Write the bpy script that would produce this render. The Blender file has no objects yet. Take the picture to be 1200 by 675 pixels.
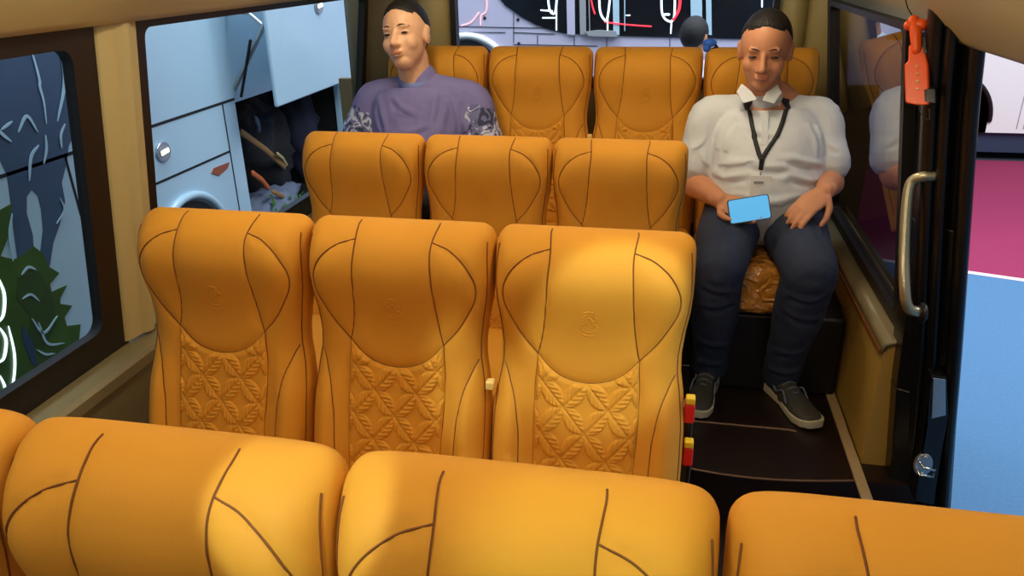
import bpy, bmesh, math, random
import numpy as np
from mathutils import Vector, Matrix, noise
from mathutils.geometry import tessellate_polygon
random.seed(7)
COL = bpy.context.scene.collection
PI = math.pi
# ------------------------------------------------------------------ camera maths (only to read real positions off real planes)
F_PX, PITCH, YAW, ROLL = 903.3, .4063, .2006, -.0168
CAM = np.array([0, 0, 1.5])
_cy, _sy = math.cos(YAW), math.sin(YAW)
RR = np.array([_cy, _sy, 0]); FF = np.array([-_sy*math.cos(PITCH), _cy*math.cos(PITCH), -math.sin(PITCH)]); UU = np.cross(RR, FF)
def at(px, py, ax, val):
    dx, dy = px-600, py-337.5
    cr, sr = math.cos(ROLL), math.sin(ROLL)
    u = cr*dx+sr*dy; w = -sr*dx+cr*dy
    d = RR*u/F_PX-UU*w/F_PX+FF
    return Vector(CAM+d*((val-CAM[ax])/d[ax]))
# ------------------------------------------------------------------ materials
M = {}
def s2l(c):
    return tuple(((x/255)/12.92 if x/255 <= .04045 else ((x/255+.055)/1.055)**2.4) for x in c)
def mat(name, rgb, rough=.6, metal=0, bump=0, bscale=60, var=0, vscale=8, emit=None, estr=1, coat=0, sheen=0, spec=.5, detail=4):
    m = bpy.data.materials.new(name); m.use_nodes = True
    nt = m.node_tree; N = nt.nodes; L = nt.links
    b = N['Principled BSDF']
    col = s2l(rgb)+(1,)
    b.inputs['Base Color'].default_value = col
    b.inputs['Roughness'].default_value = rough
    b.inputs['Metallic'].default_value = metal
    b.inputs['Specular IOR Level'].default_value = spec
    b.inputs['Coat Weight'].default_value = coat
    b.inputs['Coat Roughness'].default_value = .15
    b.inputs['Sheen Weight'].default_value = sheen
    tc = N.new('ShaderNodeTexCoord')
    if var:
        n = N.new('ShaderNodeTexNoise'); n.inputs['Scale'].default_value = vscale; n.inputs['Detail'].default_value = detail
        L.new(tc.outputs['Object'], n.inputs['Vector'])
        mx = N.new('ShaderNodeMix'); mx.data_type = 'RGBA'
        mx.inputs['A'].default_value = tuple(c*(1-var) for c in col[:3])+(1,)
        mx.inputs['B'].default_value = tuple(min(1, c*(1+var)) for c in col[:3])+(1,)
        L.new(n.outputs['Fac'], mx.inputs['Factor']); L.new(mx.outputs['Result'], b.inputs['Base Color'])
    if bump:
        n = N.new('ShaderNodeTexNoise'); n.inputs['Scale'].default_value = bscale; n.inputs['Detail'].default_value = 5
        L.new(tc.outputs['Object'], n.inputs['Vector'])
        bp = N.new('ShaderNodeBump'); bp.inputs['Strength'].default_value = bump; bp.inputs['Distance'].default_value = .01
        L.new(n.outputs['Fac'], bp.inputs['Height']); L.new(bp.outputs['Normal'], b.inputs['Normal'])
    if emit:
        b.inputs['Emission Color'].default_value = s2l(emit)+(1,); b.inputs['Emission Strength'].default_value = estr
    M[name] = m
    return m
def glass_mat(name, tint, refl=1.5, rough=.0):
    m = bpy.data.materials.new(name); m.use_nodes = True
    nt = m.node_tree; N = nt.nodes; L = nt.links; N.clear()
    o = N.new('ShaderNodeOutputMaterial'); mx = N.new('ShaderNodeMixShader'); t = N.new('ShaderNodeBsdfTransparent'); g = N.new('ShaderNodeBsdfGlossy')
    lw = N.new('ShaderNodeLayerWeight'); lw.inputs['Blend'].default_value = .5; f = N.new('ShaderNodeMath'); f.operation = 'POWER'; f.inputs[1].default_value = refl; L.new(lw.outputs['Facing'], f.inputs[0])
    t.inputs['Color'].default_value = s2l(tint)+(1,); g.inputs['Roughness'].default_value = rough
    L.new(f.outputs[0], mx.inputs[0]); L.new(t.outputs[0], mx.inputs[1]); L.new(g.outputs[0], mx.inputs[2]); L.new(mx.outputs[0], o.inputs['Surface'])
    M[name] = m
mat('suede', (214, 148, 44), .72, var=.10, vscale=5, bump=.05, bscale=350, sheen=.0, spec=.3)
mat('seam', (118, 66, 14), .7)
mat('plastic_wrap', (224, 150, 60), .3, bump=0, coat=1.0, var=.1, vscale=14)
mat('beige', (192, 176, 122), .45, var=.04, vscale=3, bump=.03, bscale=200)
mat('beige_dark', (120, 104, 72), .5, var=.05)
mat('wall_tan', (178, 142, 62), .6, var=.06, vscale=4, bump=.05, bscale=150)
mat('sill', (128, 116, 84), .35, var=.05)
mat('black', (14, 12, 12), .4)
mat('black_trim', (22, 17, 14), .45)
mat('rubber', (15, 16, 19), .28, bump=.05, bscale=60)
mat('floor_dark', (30, 17, 13), .38, var=.15, vscale=20)
mat('floor_edge', (116, 86, 62), .35)
mat('strip', (176, 150, 112), .4)
mat('chrome', (200, 205, 208), .22, metal=1)
mat('handle', (176, 168, 140), .3, metal=.8)
mat('steel', (190, 192, 192), .35, metal=.9)
mat('orange', (252, 92, 20), .35, emit=(255, 90, 20), estr=.0)
mat('red', (226, 34, 30), .4)
mat('cream', (240, 205, 120), .5)
mat('yellow', (240, 200, 40), .5)
mat('skin', (206, 142, 104), .5, var=.06, vscale=12)
mat('skin_light', (226, 176, 140), .5, var=.05, vscale=12)
mat('lip', (186, 118, 94), .5)
mat('hair', (18, 13, 12), .6, bump=.5, bscale=180)
mat('eye', (30, 22, 20), .2)
mat('polo', (214, 220, 228), .8, var=.04, vscale=10, bump=.05, bscale=300)
mat('jeans', (38, 48, 72), .85, var=.4, vscale=7, bump=.15, bscale=250)
mat('sweat', (124, 120, 178), .85, var=.08, vscale=9, bump=.08, bscale=200)
mat('sweat_collar', (120, 136, 196), .85)
mat('shoe_grey', (62, 60, 54), .7, var=.3, vscale=40, bump=.2, bscale=300)
mat('shoe_sole', (206, 196, 166), .6)
mat('lanyard', (24, 26, 32), .6)
mat('badge', (240, 240, 244), .35)
mat('print_grey', (150, 152, 156), .6)
mat('phone', (24, 30, 40), .3)
mat('screen', (60, 150, 200), .3, emit=(62, 156, 214), estr=.8)
mat('blue', (40, 110, 230), .5)
mat('bus_white', (178, 208, 226), .28, var=.03, vscale=1.5, coat=.3)
mat('bus_lilac', (196, 190, 214), .3, coat=.3)
mat('bus_pane', (18, 22, 30), .12)
mat('groove', (16, 18, 22), .7)
mat('mural_dark', (62, 84, 112), .4, var=.2, vscale=3)
mat('mural_slate', (52, 70, 98), .4, var=.1, vscale=3)
mat('mural_light', (176, 208, 226), .4)
mat('mural_green', (62, 92, 26), .45, var=.35, vscale=7)
mat('mural_deep', (50, 76, 26), .45, var=.3, vscale=9)
mat('mural_tan', (110, 98, 100), .5)
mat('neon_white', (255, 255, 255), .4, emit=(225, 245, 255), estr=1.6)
mat('neon_red', (255, 60, 70), .4, emit=(255, 40, 60), estr=1.5)
mat('neon_pink', (255, 140, 150), .4, emit=(255, 190, 190), estr=1.2)
mat('lamp_glow', (255, 255, 240), .4, emit=(255, 246, 225), estr=4)
mat('reflector', (150, 78, 48), .3)
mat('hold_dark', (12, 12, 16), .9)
mat('bag_navy', (28, 30, 52), .8, var=.3, vscale=12)
mat('bag_black', (20, 20, 24), .8, var=.2)
mat('wood_bar', (150, 112, 62), .6, var=.2)
mat('leaf', (66, 120, 36), .6, var=.3, vscale=20)
mat('cloth_grey', (108, 118, 140), .8, var=.3, vscale=20)
mat('orange_cloth', (190, 96, 42), .8)
mat('tyre', (16, 16, 18), .8)
mat('car_white', (238, 240, 240), .3, coat=.4)
mat('dark_blue', (44, 60, 84), .5)
mat('hall_floor', (60, 66, 78), .6)
mat('line_white', (236, 214, 222), .7)
mat('fixture', (240, 238, 225), .5, emit=(255, 224, 170), estr=5)
glass_mat('glass_clear', (232, 242, 246), 6.0)
glass_mat('glass_tint', (112, 112, 122), 1.05)
def carpet(name, rgb):
    m = mat(name, rgb, .95, var=.14, vscale=60, bump=.4, bscale=300, spec=.1, detail=8)
carpet('carpet_blue', (84, 126, 166)); carpet('carpet_magenta', (150, 56, 92))
# crinkled plastic film over the cushion
def crinkle():
    m = M['plastic_wrap']; nt = m.node_tree; N = nt.nodes; L = nt.links
    tc = N.new('ShaderNodeTexCoord'); v = N.new('ShaderNodeTexVoronoi'); v.feature = 'DISTANCE_TO_EDGE'; v.inputs['Scale'].default_value = 13
    n = N.new('ShaderNodeTexNoise'); n.inputs['Scale'].default_value = 9; vm = N.new('ShaderNodeMix'); vm.data_type = 'RGBA'; vm.inputs['Factor'].default_value = .3
    L.new(tc.outputs['Object'], n.inputs['Vector']); L.new(tc.outputs['Object'], vm.inputs['A']); L.new(n.outputs['Color'], vm.inputs['B']); L.new(vm.outputs['Result'], v.inputs['Vector'])
    bp = N.new('ShaderNodeBump'); bp.inputs['Strength'].default_value = .8; bp.inputs['Distance'].default_value = .035
    L.new(v.outputs['Distance'], bp.inputs['Height']); b = N['Principled BSDF']; L.new(bp.outputs['Normal'], b.inputs['Normal']); L.new(bp.outputs['Normal'], b.inputs['Coat Normal'])
crinkle()
# camouflage print for the sleeves
def camo():
    m = mat('camo', (120, 130, 170), .85); nt = m.node_tree; N = nt.nodes; L = nt.links
    tc = N.new('ShaderNodeTexCoord'); n = N.new('ShaderNodeTexNoise'); n.inputs['Scale'].default_value = 17; n.inputs['Detail'].default_value = 2; n.inputs['Distortion'].default_value = 1.2
    r = N.new('ShaderNodeValToRGB'); r.color_ramp.interpolation = 'CONSTANT'
    e = r.color_ramp.elements; e[0].position = 0; e[0].color = s2l((52, 60, 92))+(1,); e[1].position = .43; e[1].color = s2l((110, 112, 158))+(1,)
    k = e.new(.52); k.color = s2l((196, 204, 226))+(1,); k = e.new(.59); k.color = s2l((98, 100, 148))+(1,)
    L.new(tc.outputs['Object'], n.inputs['Vector']); L.new(n.outputs['Fac'], r.inputs['Fac']); L.new(r.outputs['Color'], N['Principled BSDF'].inputs['Base Color'])
camo()
# ------------------------------------------------------------------ mesh helpers
def link(name, me, m=None, parent=None, smooth=False):
    o = bpy.data.objects.new(name, me); COL.objects.link(o)
    if m: me.materials.append(M[m])
    if parent: o.parent = parent
    if smooth:
        for p in me.polygons: p.use_smooth = True
    return o
def obj(name, bm, m, parent=None, smooth=False, bevel=0, seg=2):
    me = bpy.data.meshes.new(name)
    bmesh.ops.recalc_face_normals(bm, faces=bm.faces)
    bm.to_mesh(me); bm.free()
    o = link(name, me, m, parent, smooth)
    if bevel:
        md = o.modifiers.new('bevel', 'BEVEL'); md.width = bevel; md.segments = seg; md.limit_method = 'ANGLE'
        for p in me.polygons: p.use_smooth = True
        w = o.modifiers.new('wn', 'WEIGHTED_NORMAL'); w.keep_sharp = True
    return o
def thing(name, label, cat, loc=(0, 0, 0), group=None):
    o = bpy.data.objects.new(name, None); COL.objects.link(o); o.location = loc; o.empty_display_size = .05
    return tag(o, label, cat, group)
def tag(o, label, cat, group=None):
    o['label'] = label; o['category'] = cat
    if group: o['group'] = group
    return o
def struct(o): o['kind'] = 'structure'; return o
def box(bm, a, b):
    x0, y0, z0 = a; x1, y1, z1 = b
    v = [bm.verts.new(p) for p in ((x0,y0,z0),(x1,y0,z0),(x1,y1,z0),(x0,y1,z0),(x0,y0,z1),(x1,y0,z1),(x1,y1,z1),(x0,y1,z1))]
    for f in ((0,3,2,1),(4,5,6,7),(0,1,5,4),(1,2,6,5),(2,3,7,6),(3,0,4,7)): bm.faces.new([v[i] for i in f])
def hexa(bm, pts8):
    v = [bm.verts.new(p) for p in pts8]
    for f in ((0,3,2,1),(4,5,6,7),(0,1,5,4),(1,2,6,5),(2,3,7,6),(3,0,4,7)): bm.faces.new([v[i] for i in f])
def prism(bm, pts, off):
    """polygon (3D points) extruded by vector off"""
    off = Vector(off); a = [bm.verts.new(p) for p in pts]; b = [bm.verts.new(Vector(p)+off) for p in pts]
    n = len(pts); bm.faces.new(a); bm.faces.new(b[::-1])
    for i in range(n): bm.faces.new((a[i], b[i], b[(i+1) % n], a[(i+1) % n]))
def catmull(P, n):
    P = [np.array(p, float) for p in P]; out = []
    Q = [2*P[0]-P[1]]+P+[2*P[-1]-P[-2]]
    for i in range(1, len(Q)-2):
        p0, p1, p2, p3 = Q[i-1:i+3]
        for k in range(n):
            t = k/n
            out.append(.5*((2*p1)+(-p0+p2)*t+(2*p0-5*p1+4*p2-p3)*t*t+(-p0+3*p1-3*p2+p3)*t**3))
    out.append(P[-1]); return out
def tube(bm, pts, rad, segs=10, sub=0, side=None, cap=True, flat=False):
    """sweep of elliptical rings; rad: number, or list of r / (r_side, r_other)"""
    R = []
    for i in range(len(pts)):
        r = rad[i] if isinstance(rad, (list, tuple)) and len(rad) == len(pts) and not isinstance(rad, float) else rad
        R.append((r, r) if not isinstance(r, (tuple, list)) else tuple(r))
    if sub:
        D = catmull([tuple(p)+r for p, r in zip([tuple(q) for q in pts], R)], sub)
        pts = [Vector(d[:3]) for d in D]; R = [(max(d[3], 1e-4), max(d[4], 1e-4)) for d in D]
    pts = [Vector(p) for p in pts]
    n = len(pts)
    T = [(pts[min(i+1, n-1)]-pts[max(i-1, 0)]).normalized() for i in range(n)]
    s = Vector(side) if side is not None else (Vector((0, 0, 1)) if abs(T[0].z) < .9 else Vector((1, 0, 0)))
    rings = []
    frames = []
    for i in range(n):
        if side is not None: s0 = Vector(side)
        else: s0 = s
        s = (s0-T[i]*s0.dot(T[i]))
        s = s.normalized() if s.length > 1e-6 else T[i].orthogonal().normalized()
        frames.append((s, T[i].cross(s)))
    plist = []
    if cap and not flat:
        s, u = frames[0]; a = sum(R[0])/2
        for k in (3, 2, 1):
            th = k/4*PI/2*1.25 if k == 3 else k/4*PI/2*1.1
            plist.append((pts[0]-T[0]*a*math.sin(th), s, u, R[0][0]*math.cos(th), R[0][1]*math.cos(th)))
    for i in range(n): plist.append((pts[i], frames[i][0], frames[i][1], R[i][0], R[i][1]))
    if cap and not flat:
        s, u = frames[-1]; a = sum(R[-1])/2
        for k in (1, 2, 3):
            th = k/4*PI/2*1.25 if k == 3 else k/4*PI/2*1.1
            plist.append((pts[-1]+T[-1]*a*math.sin(th), s, u, R[-1][0]*math.cos(th), R[-1][1]*math.cos(th)))
    for p, s, u, a, b in plist:
        rings.append([bm.verts.new(p+s*a*math.cos(2*PI*k/segs)+u*b*math.sin(2*PI*k/segs)) for k in range(segs)])
    for i in range(len(rings)-1):
        for k in range(segs):
            bm.faces.new((rings[i][k], rings[i][(k+1) % segs], rings[i+1][(k+1) % segs], rings[i+1][k]))
    if cap: bm.faces.new(rings[0][::-1]); bm.faces.new(rings[-1])
def ball(bm, c, r, rot=None, seg=20):
    """ellipsoid; r = (rx,ry,rz)"""
    m = Matrix.Translation(Vector(c)) @ (rot.to_4x4() if rot is not None else Matrix.Identity(4)) @ Matrix.Diagonal((*r, 1))
    bmesh.ops.create_uvsphere(bm, u_segments=seg, v_segments=seg//2+2, radius=1, matrix=m)
def decal(name, pts, m, off, parent=None):
    bm = bmesh.new(); off = Vector(off); pts = [Vector(p) for p in pts]; n = len(pts)
    a = [bm.verts.new(p) for p in pts]; b = [bm.verts.new(p+off) for p in pts]
    for t in tessellate_polygon([pts]):
        for vs in (a, b):
            try: bm.faces.new([vs[k] for k in t])
            except ValueError: pass
    for i in range(n): bm.faces.new((a[i], b[i], b[(i+1) % n], a[(i+1) % n]))
    return obj(name, bm, m, parent)
def copy_tree(root, loc, label, group=None):
    r = root.copy(); COL.objects.link(r); r.location = loc; r['label'] = label
    if group: r['group'] = group
    for ch in list(root.children):
        c = ch.copy(); COL.objects.link(c); c.parent = r
        for g in list(ch.children):
            d = g.copy(); COL.objects.link(d); d.parent = c
    return r
def rrect(u0, u1, v0, v1, r, n=6):
    out = []
    for cu, cv, a0 in ((u1-r, v1-r, 0), (u0+r, v1-r, 90), (u0+r, v0+r, 180), (u1-r, v0+r, 270)):
        for k in range(n+1):
            a = math.radians(a0+90*k/n); out.append((cu+r*math.cos(a), cv+r*math.sin(a)))
    return out
# ------------------------------------------------------------------ SEATS
SW = .388; LB = .66; TILT = math.radians(13)
WT = [(0, .99), (.05, 1.0), (.11, 1.0), (.15, .985), (.19, .95), (.235, .925), (.27, .93), (.31, .965), (.37, .995), (.45, 1.0), (.66, .98)]
def hw(s):
    xs = [p[0] for p in WT]; ys = [p[1] for p in WT]
    base = np.interp(s, xs, ys)*(SW/2-.002)
    rc = .032
    q = np.clip(1-s/rc, 0, 1)
    return base-rc*.95*(1-np.sqrt(np.clip(1-q*q, 0, 1)))
def sstep(x, a, b):
    t = np.clip((x-a)/(b-a), 0, 1); return t*t*(3-2*t)
# seams in (a, s): a is the share of the half width
S_VERT = [(.47, .004), (.425, .022), (.405, .045), (.41, .08), (.44, .15), (.50, .21), (.55, .245)]
S_LOW = [(.55, .245), (.55, .30), (.53, .38), (.51, .47), (.50, .60)]
S_PETAL = [(.42, .038), (.60, .050), (.76, .075), (.86, .11), (.87, .145), (.78, .19), (.68, .22), (.55, .247)]
S_U = [(.55, .247), (.42, .272), (.24, .292), (0, .300)]
S_BOL = [(.93, .275), (.86, .295), (.76, .335), (.70, .38), (.67, .44), (.66, .60)]
S_SIDE = [(.95, .035), (.965, .10), (.96, .2), (.955, .27), (.96, .36), (.96, .46), (.95, .60)]
def smooth2(P, n=6): return [tuple(p) for p in catmull(P, n)]
HALF = {'v': smooth2(S_VERT), 'l': smooth2(S_LOW), 'p': smooth2(S_PETAL), 'b': smooth2(S_BOL), 'e': smooth2(S_SIDE)}
SEAMS = []
for sg in (-1, 1):
    for k in HALF: SEAMS.append([(sg*a, s) for a, s in HALF[k]])
uu = smooth2([(-a, s) for a, s in S_U][:-1]+S_U[::-1][:0]+[(0, .300)]+[(a, s) for a, s in S_U[::-1][1:]])
SEAMS.append(uu)
SEG = []
for i, P in enumerate(SEAMS):
    side = (i % 5 == 4) and i < 10
    for p, q in zip(P, P[1:]):
        SEG.append((p[0]*float(hw(p[1])), p[1], q[0]*float(hw(q[1])), q[1]))
SEG = np.array(SEG)
def groove(x, s):
    x = np.asarray(x, float); s = np.asarray(s, float)
    d = np.full(x.shape, 9.)
    for x0, s0, x1, s1 in SEG:
        dx, ds = x1-x0, s1-s0; l2 = dx*dx+ds*ds+1e-12
        t = np.clip(((x-x0)*dx+(s-s0)*ds)/l2, 0, 1)
        d = np.minimum(d, np.hypot(x-x0-t*dx, s-s0-t*ds))
    return d
def front(a, s, gr=True):
    """local point of the front skin; y negative is forward, z is minus the distance from the top"""
    a = np.asarray(a, float); s = np.asarray(s, float)
    x = a*hw(s)
    A = np.abs(a)
    E = np.sqrt(np.clip(1-A**5, 0, 1))
    rt = .062; q = np.clip(1-s/rt, 0, 1); Et = np.sqrt(np.clip(1-q**2.2, 0, 1))
    rb = .03; q = np.clip(1-(LB-s)/rb, 0, 1); Eb = np.sqrt(np.clip(1-q*q, 0, 1))
    e = E*Et*Eb
    y = .045*e
    y = y+Et*Eb*E**.5*(.040*np.exp(-((s-.09)/.085)**2)+.020*sstep(s, .30, .5))
    y = y+Et*E*(.014*sstep(A, .45, .85)*np.exp(-((s-.13)/.10)**2)+.030*sstep(A, .55, .82)*sstep(s, .27, .40)*Eb)
    y = y+e*.006*np.exp(-((s-.16)/.07)**2-(a/.35)**2)
    if gr:
        d = groove(x, s)
        y = y+e*(.003*(1-np.exp(-(d/.016)**2)))-e**.3*.0035*np.exp(-(d/.0035)**2)
    return x, -y, -s
def skin_grid(Av, Sv, gr=True):
    A, S = np.meshgrid(Av, Sv); return front(A, S, gr)
def seat_back_mesh():
    n = 84; t = np.linspace(-1, 1, n+1); Av = np.sin(t*PI/2)*.35+t*.65; Av = np.sign(t)*(1-(1-np.abs(t))**1.35)
    rt = .062
    Sv = np.concatenate([rt*(1-np.cos(np.linspace(0, PI/2, 12)))[:-1]*1.0, np.linspace(rt, LB-.03, 130), LB-.03+.03*np.sin(np.linspace(0, PI/2, 6))[1:]])
    X, Y, Z = skin_grid(Av, Sv)
    rows, cols = X.shape
    A, S = np.meshgrid(Av, Sv)
    E = np.sqrt(np.clip(1-np.abs(A)**7, 0, 1)); q = np.clip(1-S/rt, 0, 1); Et = np.sqrt(np.clip(1-q**2.2, 0, 1)); q = np.clip(1-(LB-S)/.03, 0, 1); Eb = np.sqrt(np.clip(1-q*q, 0, 1))
    YB = .055*E*Et*Eb
    V = np.concatenate([np.stack([X, Y, Z], -1).reshape(-1, 3), np.stack([X, YB, Z], -1).reshape(-1, 3)])
    N = rows*cols; F = []
    for i in range(rows-1):
        for j in range(cols-1):
            a, b, c, d = i*cols+j, i*cols+j+1, (i+1)*cols+j+1, (i+1)*cols+j
            F.append((a, d, c, b)); F.append((N+a, N+b, N+c, N+d))
    me = bpy.data.meshes.new('backrest'); me.from_pydata(V.tolist(), [], F)
    bm = bmesh.new(); bm.from_mesh(me); bmesh.ops.remove_doubles(bm, verts=bm.verts, dist=2e-5); bmesh.ops.recalc_face_normals(bm, faces=bm.faces)
    bm.to_mesh(me); bm.free()
    return me
def surf_pt(a, s, off=.0): 
    x, y, z = front(np.array([a]), np.array([s])); return Vector((float(x[0]), float(y[0])-off, float(z[0])))
def seam_mesh():
    bm = bmesh.new()
    for i, P in enumerate(SEAMS):
        tube(bm, [surf_pt(a, s, .0008 if s > .10 else .0021) for a, s in P], .0014, 5)
    return bm
def leaf_h(x, s):
    px, pz = .088, .100
    u = x/px+s/pz; v = x/px-s/pz
    def fam(c, l):
        n = np.round(c); d = np.abs(c-n); t = l-np.floor(l)
        w = .30*np.sin(PI*t)**.75
        ins = np.clip((w-d)/.05, 0, 1)
        vein = .5+.5*np.cos(2*PI*(t*5.5-d*7.0))
        mid = np.exp(-(d/.03)**2)
        return ins*(.55+.45*vein)*(1-.9*mid), np.exp(-((w-d)/.03)**2)
    h1, g1 = fam(u, v); h2, g2 = fam(v, u)
    return .0058*np.maximum(h1, h2)-.0016*np.maximum(g1, g2)
def panel_mesh():
    n, m = 100, 170; rows = []
    V = []; F = []
    T = np.linspace(-1, 1, n+1)
    bx = np.array([p[0] for p in HALF['l']]); bs = np.array([p[1] for p in HALF['l']])
    ux = np.array([p[0] for p in uu]); us = np.array([p[1] for p in uu])
    for j in range(m+1):
        q = j/m
        top = np.interp(T*.55, ux, us); s = top+(.60-top)*q
        a = T*np.interp(s, bs, bx)
        x, y, z = front(a, s, False)
        e = np.minimum(np.clip((1-np.abs(T))/.06, 0, 1), min(1, min(q, 1-q)/.03))
        y = y-(.0028+leaf_h(x, s))*e+.001*(1-e)
        V += np.stack([x, y, z], -1).tolist()
    for j in range(m):
        for i in range(n):
            a = j*(n+1)+i; F.append((a, a+n+1, a+n+2, a+1))
    me = bpy.data.meshes.new('quilted_panel'); me.from_pydata(V, [], F); return me
def emblem_mesh():
    bm = bmesh.new()
    def P(L): tube(bm, [surf_pt(x/.19, s, .0002) for x, s in catmull(L, 5)], .0011, 5)
    c = .175
    P([(-.006, c-.018), (-.015, c-.008), (-.005, c-.002), (-.016, c+.006), (-.010, c+.016), (.001, c+.019)])
    P([(.006, c-.018), (.015, c-.008), (.005, c-.002), (.016, c+.006), (.010, c+.016), (-.001, c+.019)])
    P([(-.010, c-.021), (0, c-.024), (.010, c-.021)])
    P([(-.006, c-.006), (0, c-.011), (.006, c-.006), (0, c+.003), (-.006, c-.006)])
    P([(-.013, c+.023), (0, c+.027), (.013, c+.023)])
    return bm
def cushion_mesh(w=SW-.006, d=.46, h=.17, n=40):
    V = []; F = []
    U = np.linspace(-1, 1, n+1)
    U = np.sign(U)*(1-(1-np.abs(U))**1.5)
    bm = bmesh.new(); grid = {}
    def pt(x, y, z):
        v = np.array([x, y, z]); nrm = (abs(x)**7+abs(y)**7+abs(z)**7)**(1/7)
        v = v/nrm
        X, Y, Z = v[0]*w/2, v[1]*d/2, v[2]*h/2
        if z > .3: Z += .012*(1-min(1, abs(v[0]))**2)*0+.014*max(0, abs(v[0])-.55)/.45*max(0, 1-abs(v[0])**8)
        return (X, Y, Z)
    for ax in range(3):
        for sg in (-1, 1):
            g = []
            for a in U:
                r = []
                for b in U:
                    p = [0, 0, 0]; p[ax] = sg; p[(ax+1) % 3] = a; p[(ax+2) % 3] = b
                    r.append(bm.verts.new(pt(*p)))
                g.append(r)
            for i in range(n):
                for j in range(n): bm.faces.new((g[i][j], g[i+1][j], g[i+1][j+1], g[i][j+1]))
    bmesh.ops.remove_doubles(bm, verts=bm.verts, dist=1e-5)
    return bm
ROWY = {1: .634, 2: 1.417, 3: 2.220, 4: 2.905}
TOPZ = 1.004
BACKROT = Matrix.Rotation(-TILT, 4, 'X')
def make_seat(label):
    t = thing('bus_seat', label, 'bus seat', (0, 0, 0), None)
    sb = link('backrest', seat_back_mesh(), 'suede', t, True)
    # origin of the seat is on the floor below the point where the top front edge of the backrest is
    # tilt about the X axis: going down comes forward (-Y)
    sb.matrix_local = Matrix.Translation((0, .0, TOPZ)) @ BACKROT
    sm = obj('seam', seam_mesh(), 'seam', sb)
    q = link('quilted_panel', panel_mesh(), 'suede', sb, True)
    em = obj('embossed_emblem', emblem_mesh(), 'suede', sb, True)
    c = obj('cushion', cushion_mesh(), 'suede', t, True)
    c.matrix_local = Matrix.Translation((0, -.395, .40)) @ Matrix.Rotation(math.radians(-4), 4, 'X')
    bm = bmesh.new(); box(bm, (-.17, -.58, .27), (.17, -.16, .33)); obj('seat_frame', bm, 'black_trim', t, bevel=.01)
    for x in (-.15, .15):
        bm = bmesh.new(); box(bm, (x-.02, -.50, .0), (x+.02, -.22, .28)); obj('leg', bm, 'black_trim', t, bevel=.008)
    bm = bmesh.new(); box(bm, (-.03, -.165, .30), (.03, -.10, .50)); obj('recliner_bracket', bm, 'black_trim', t, bevel=.006)
    return t
seat0 = make_seat('mustard bus seat in the front row at the bottom left edge, mostly cut off')
seat0.location = (-.892, ROWY[1], .02)
G = 'mustard upholstered bus seats'
BX = [-1.0985, -.710, -.322, .066]
seats = {}
DZ = {1: .020, 2: .012, 3: .009, 4: 0}; DX = {1: .012, 2: .008, 3: .004, 4: 0}
def seat(row, k, x, z, label):
    s = copy_tree(seat0, (x+DX[row], ROWY[row], z+DZ[row]), label, G); seats[(row, k)] = s; return s
seat0['group'] = G
seat(1, 1, (BX[1]+BX[2])/2, 0, 'nearest row mustard seat at bottom left with a pale light patch')
seat(1, 2, (BX[2]+BX[3])/2, 0, 'nearest row mustard seat at bottom centre, right beside the aisle gap')
seat(1, 3, .262, 0, 'nearest row mustard seat at bottom right, across the aisle gap')
seat(2, 0, (BX[0]+BX[1])/2, 0, 'second row mustard seat by the left window pillar')
seat(2, 1, (BX[1]+BX[2])/2, 0, 'second row mustard seat in the middle of the three')
seat(2, 2, (BX[2]+BX[3])/2, 0, 'second row mustard seat beside the aisle with red buckle at its side')
seat(3, 0, (BX[0]+BX[1])/2, 0, 'third row mustard seat nearest the left windows')
seat(3, 1, (BX[1]+BX[2])/2, 0, 'third row mustard seat in the middle of the three')
seat(3, 2, (BX[2]+BX[3])/2, 0, 'third row mustard seat at the aisle, left of the man in a polo shirt')
R4X = [-1.047+.388*(k+.5) for k in range(4)]
R4Z = .192
lab4 = ['back row seat behind the man in the purple sweatshirt', 'empty back row seat, left of the two between the men', 'empty back row seat, right of the two between the men', 'back row seat under the man in the polo shirt with wrapped cushion']
for k in range(4):
    s = seat(4, k, R4X[k], R4Z, lab4[k])
    for ch in s.children:
        if ch.name.startswith('cushion'): ch.location.z -= .07
        if ch.name.startswith('seat_frame'): ch.location.z -= .03
        if ch.name.startswith('leg'): ch.scale.z = .1; ch.location.z = .25
# the cushion under the man: own mesh, crinkled film
for ch in seats[(4, 3)].children:
    if ch.name.startswith('cushion'):
        me = ch.data.copy(); me.materials.clear(); me.materials.append(M['plastic_wrap']); ch.data = me
        for v in me.vertices:
            p = v.co; d = noise.noise(Vector((p.x*22, p.y*22, p.z*22)))*.006+abs(noise.noise(Vector((p.x*45, p.y*40+9, p.z*45))))*.006
            v.co += v.normal*d
        ch.name = 'wrapped_cushion'; ch['label'] = 'cushion wrapped in crinkled clear plastic'
# buckles and recline levers that belong to a seat
def buckle(seat_o, x, z, y=-.13):
    b = bmesh.new(); box(b, (x-.010, y-.010, z-.024), (x+.010, y+.010, z+.018)); o = obj('belt_buckle', b, 'red', seat_o, bevel=.004)
    o['label'] = 'red seat belt buckle'
    b = bmesh.new(); box(b, (x-.009, y-.011, z+.019), (x+.009, y+.009, z+.034)); obj('release_button', b, 'yellow', o, bevel=.003)
    b = bmesh.new(); tube(b, [(x, y+.004, z-.03), (x, y+.03, z-.16), (x, y+.06, z-.3)], (.009, .004), 8); obj('belt_stalk', b, 'black', seat_o)
s22 = seats[(2, 2)]
buckle(s22, SW/2+.006, .665, -.085); buckle(s22, SW/2+.009, .575, -.10)
for key, sx in (((2, 1), 1), ((4, 1), 1)):
    b = bmesh.new(); x = sx*SW/2; box(b, (x-.009, -.115, .688), (x+.009, -.095, .708)); o = obj('recline_button', b, 'cream', seats[key], bevel=.004)
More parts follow.
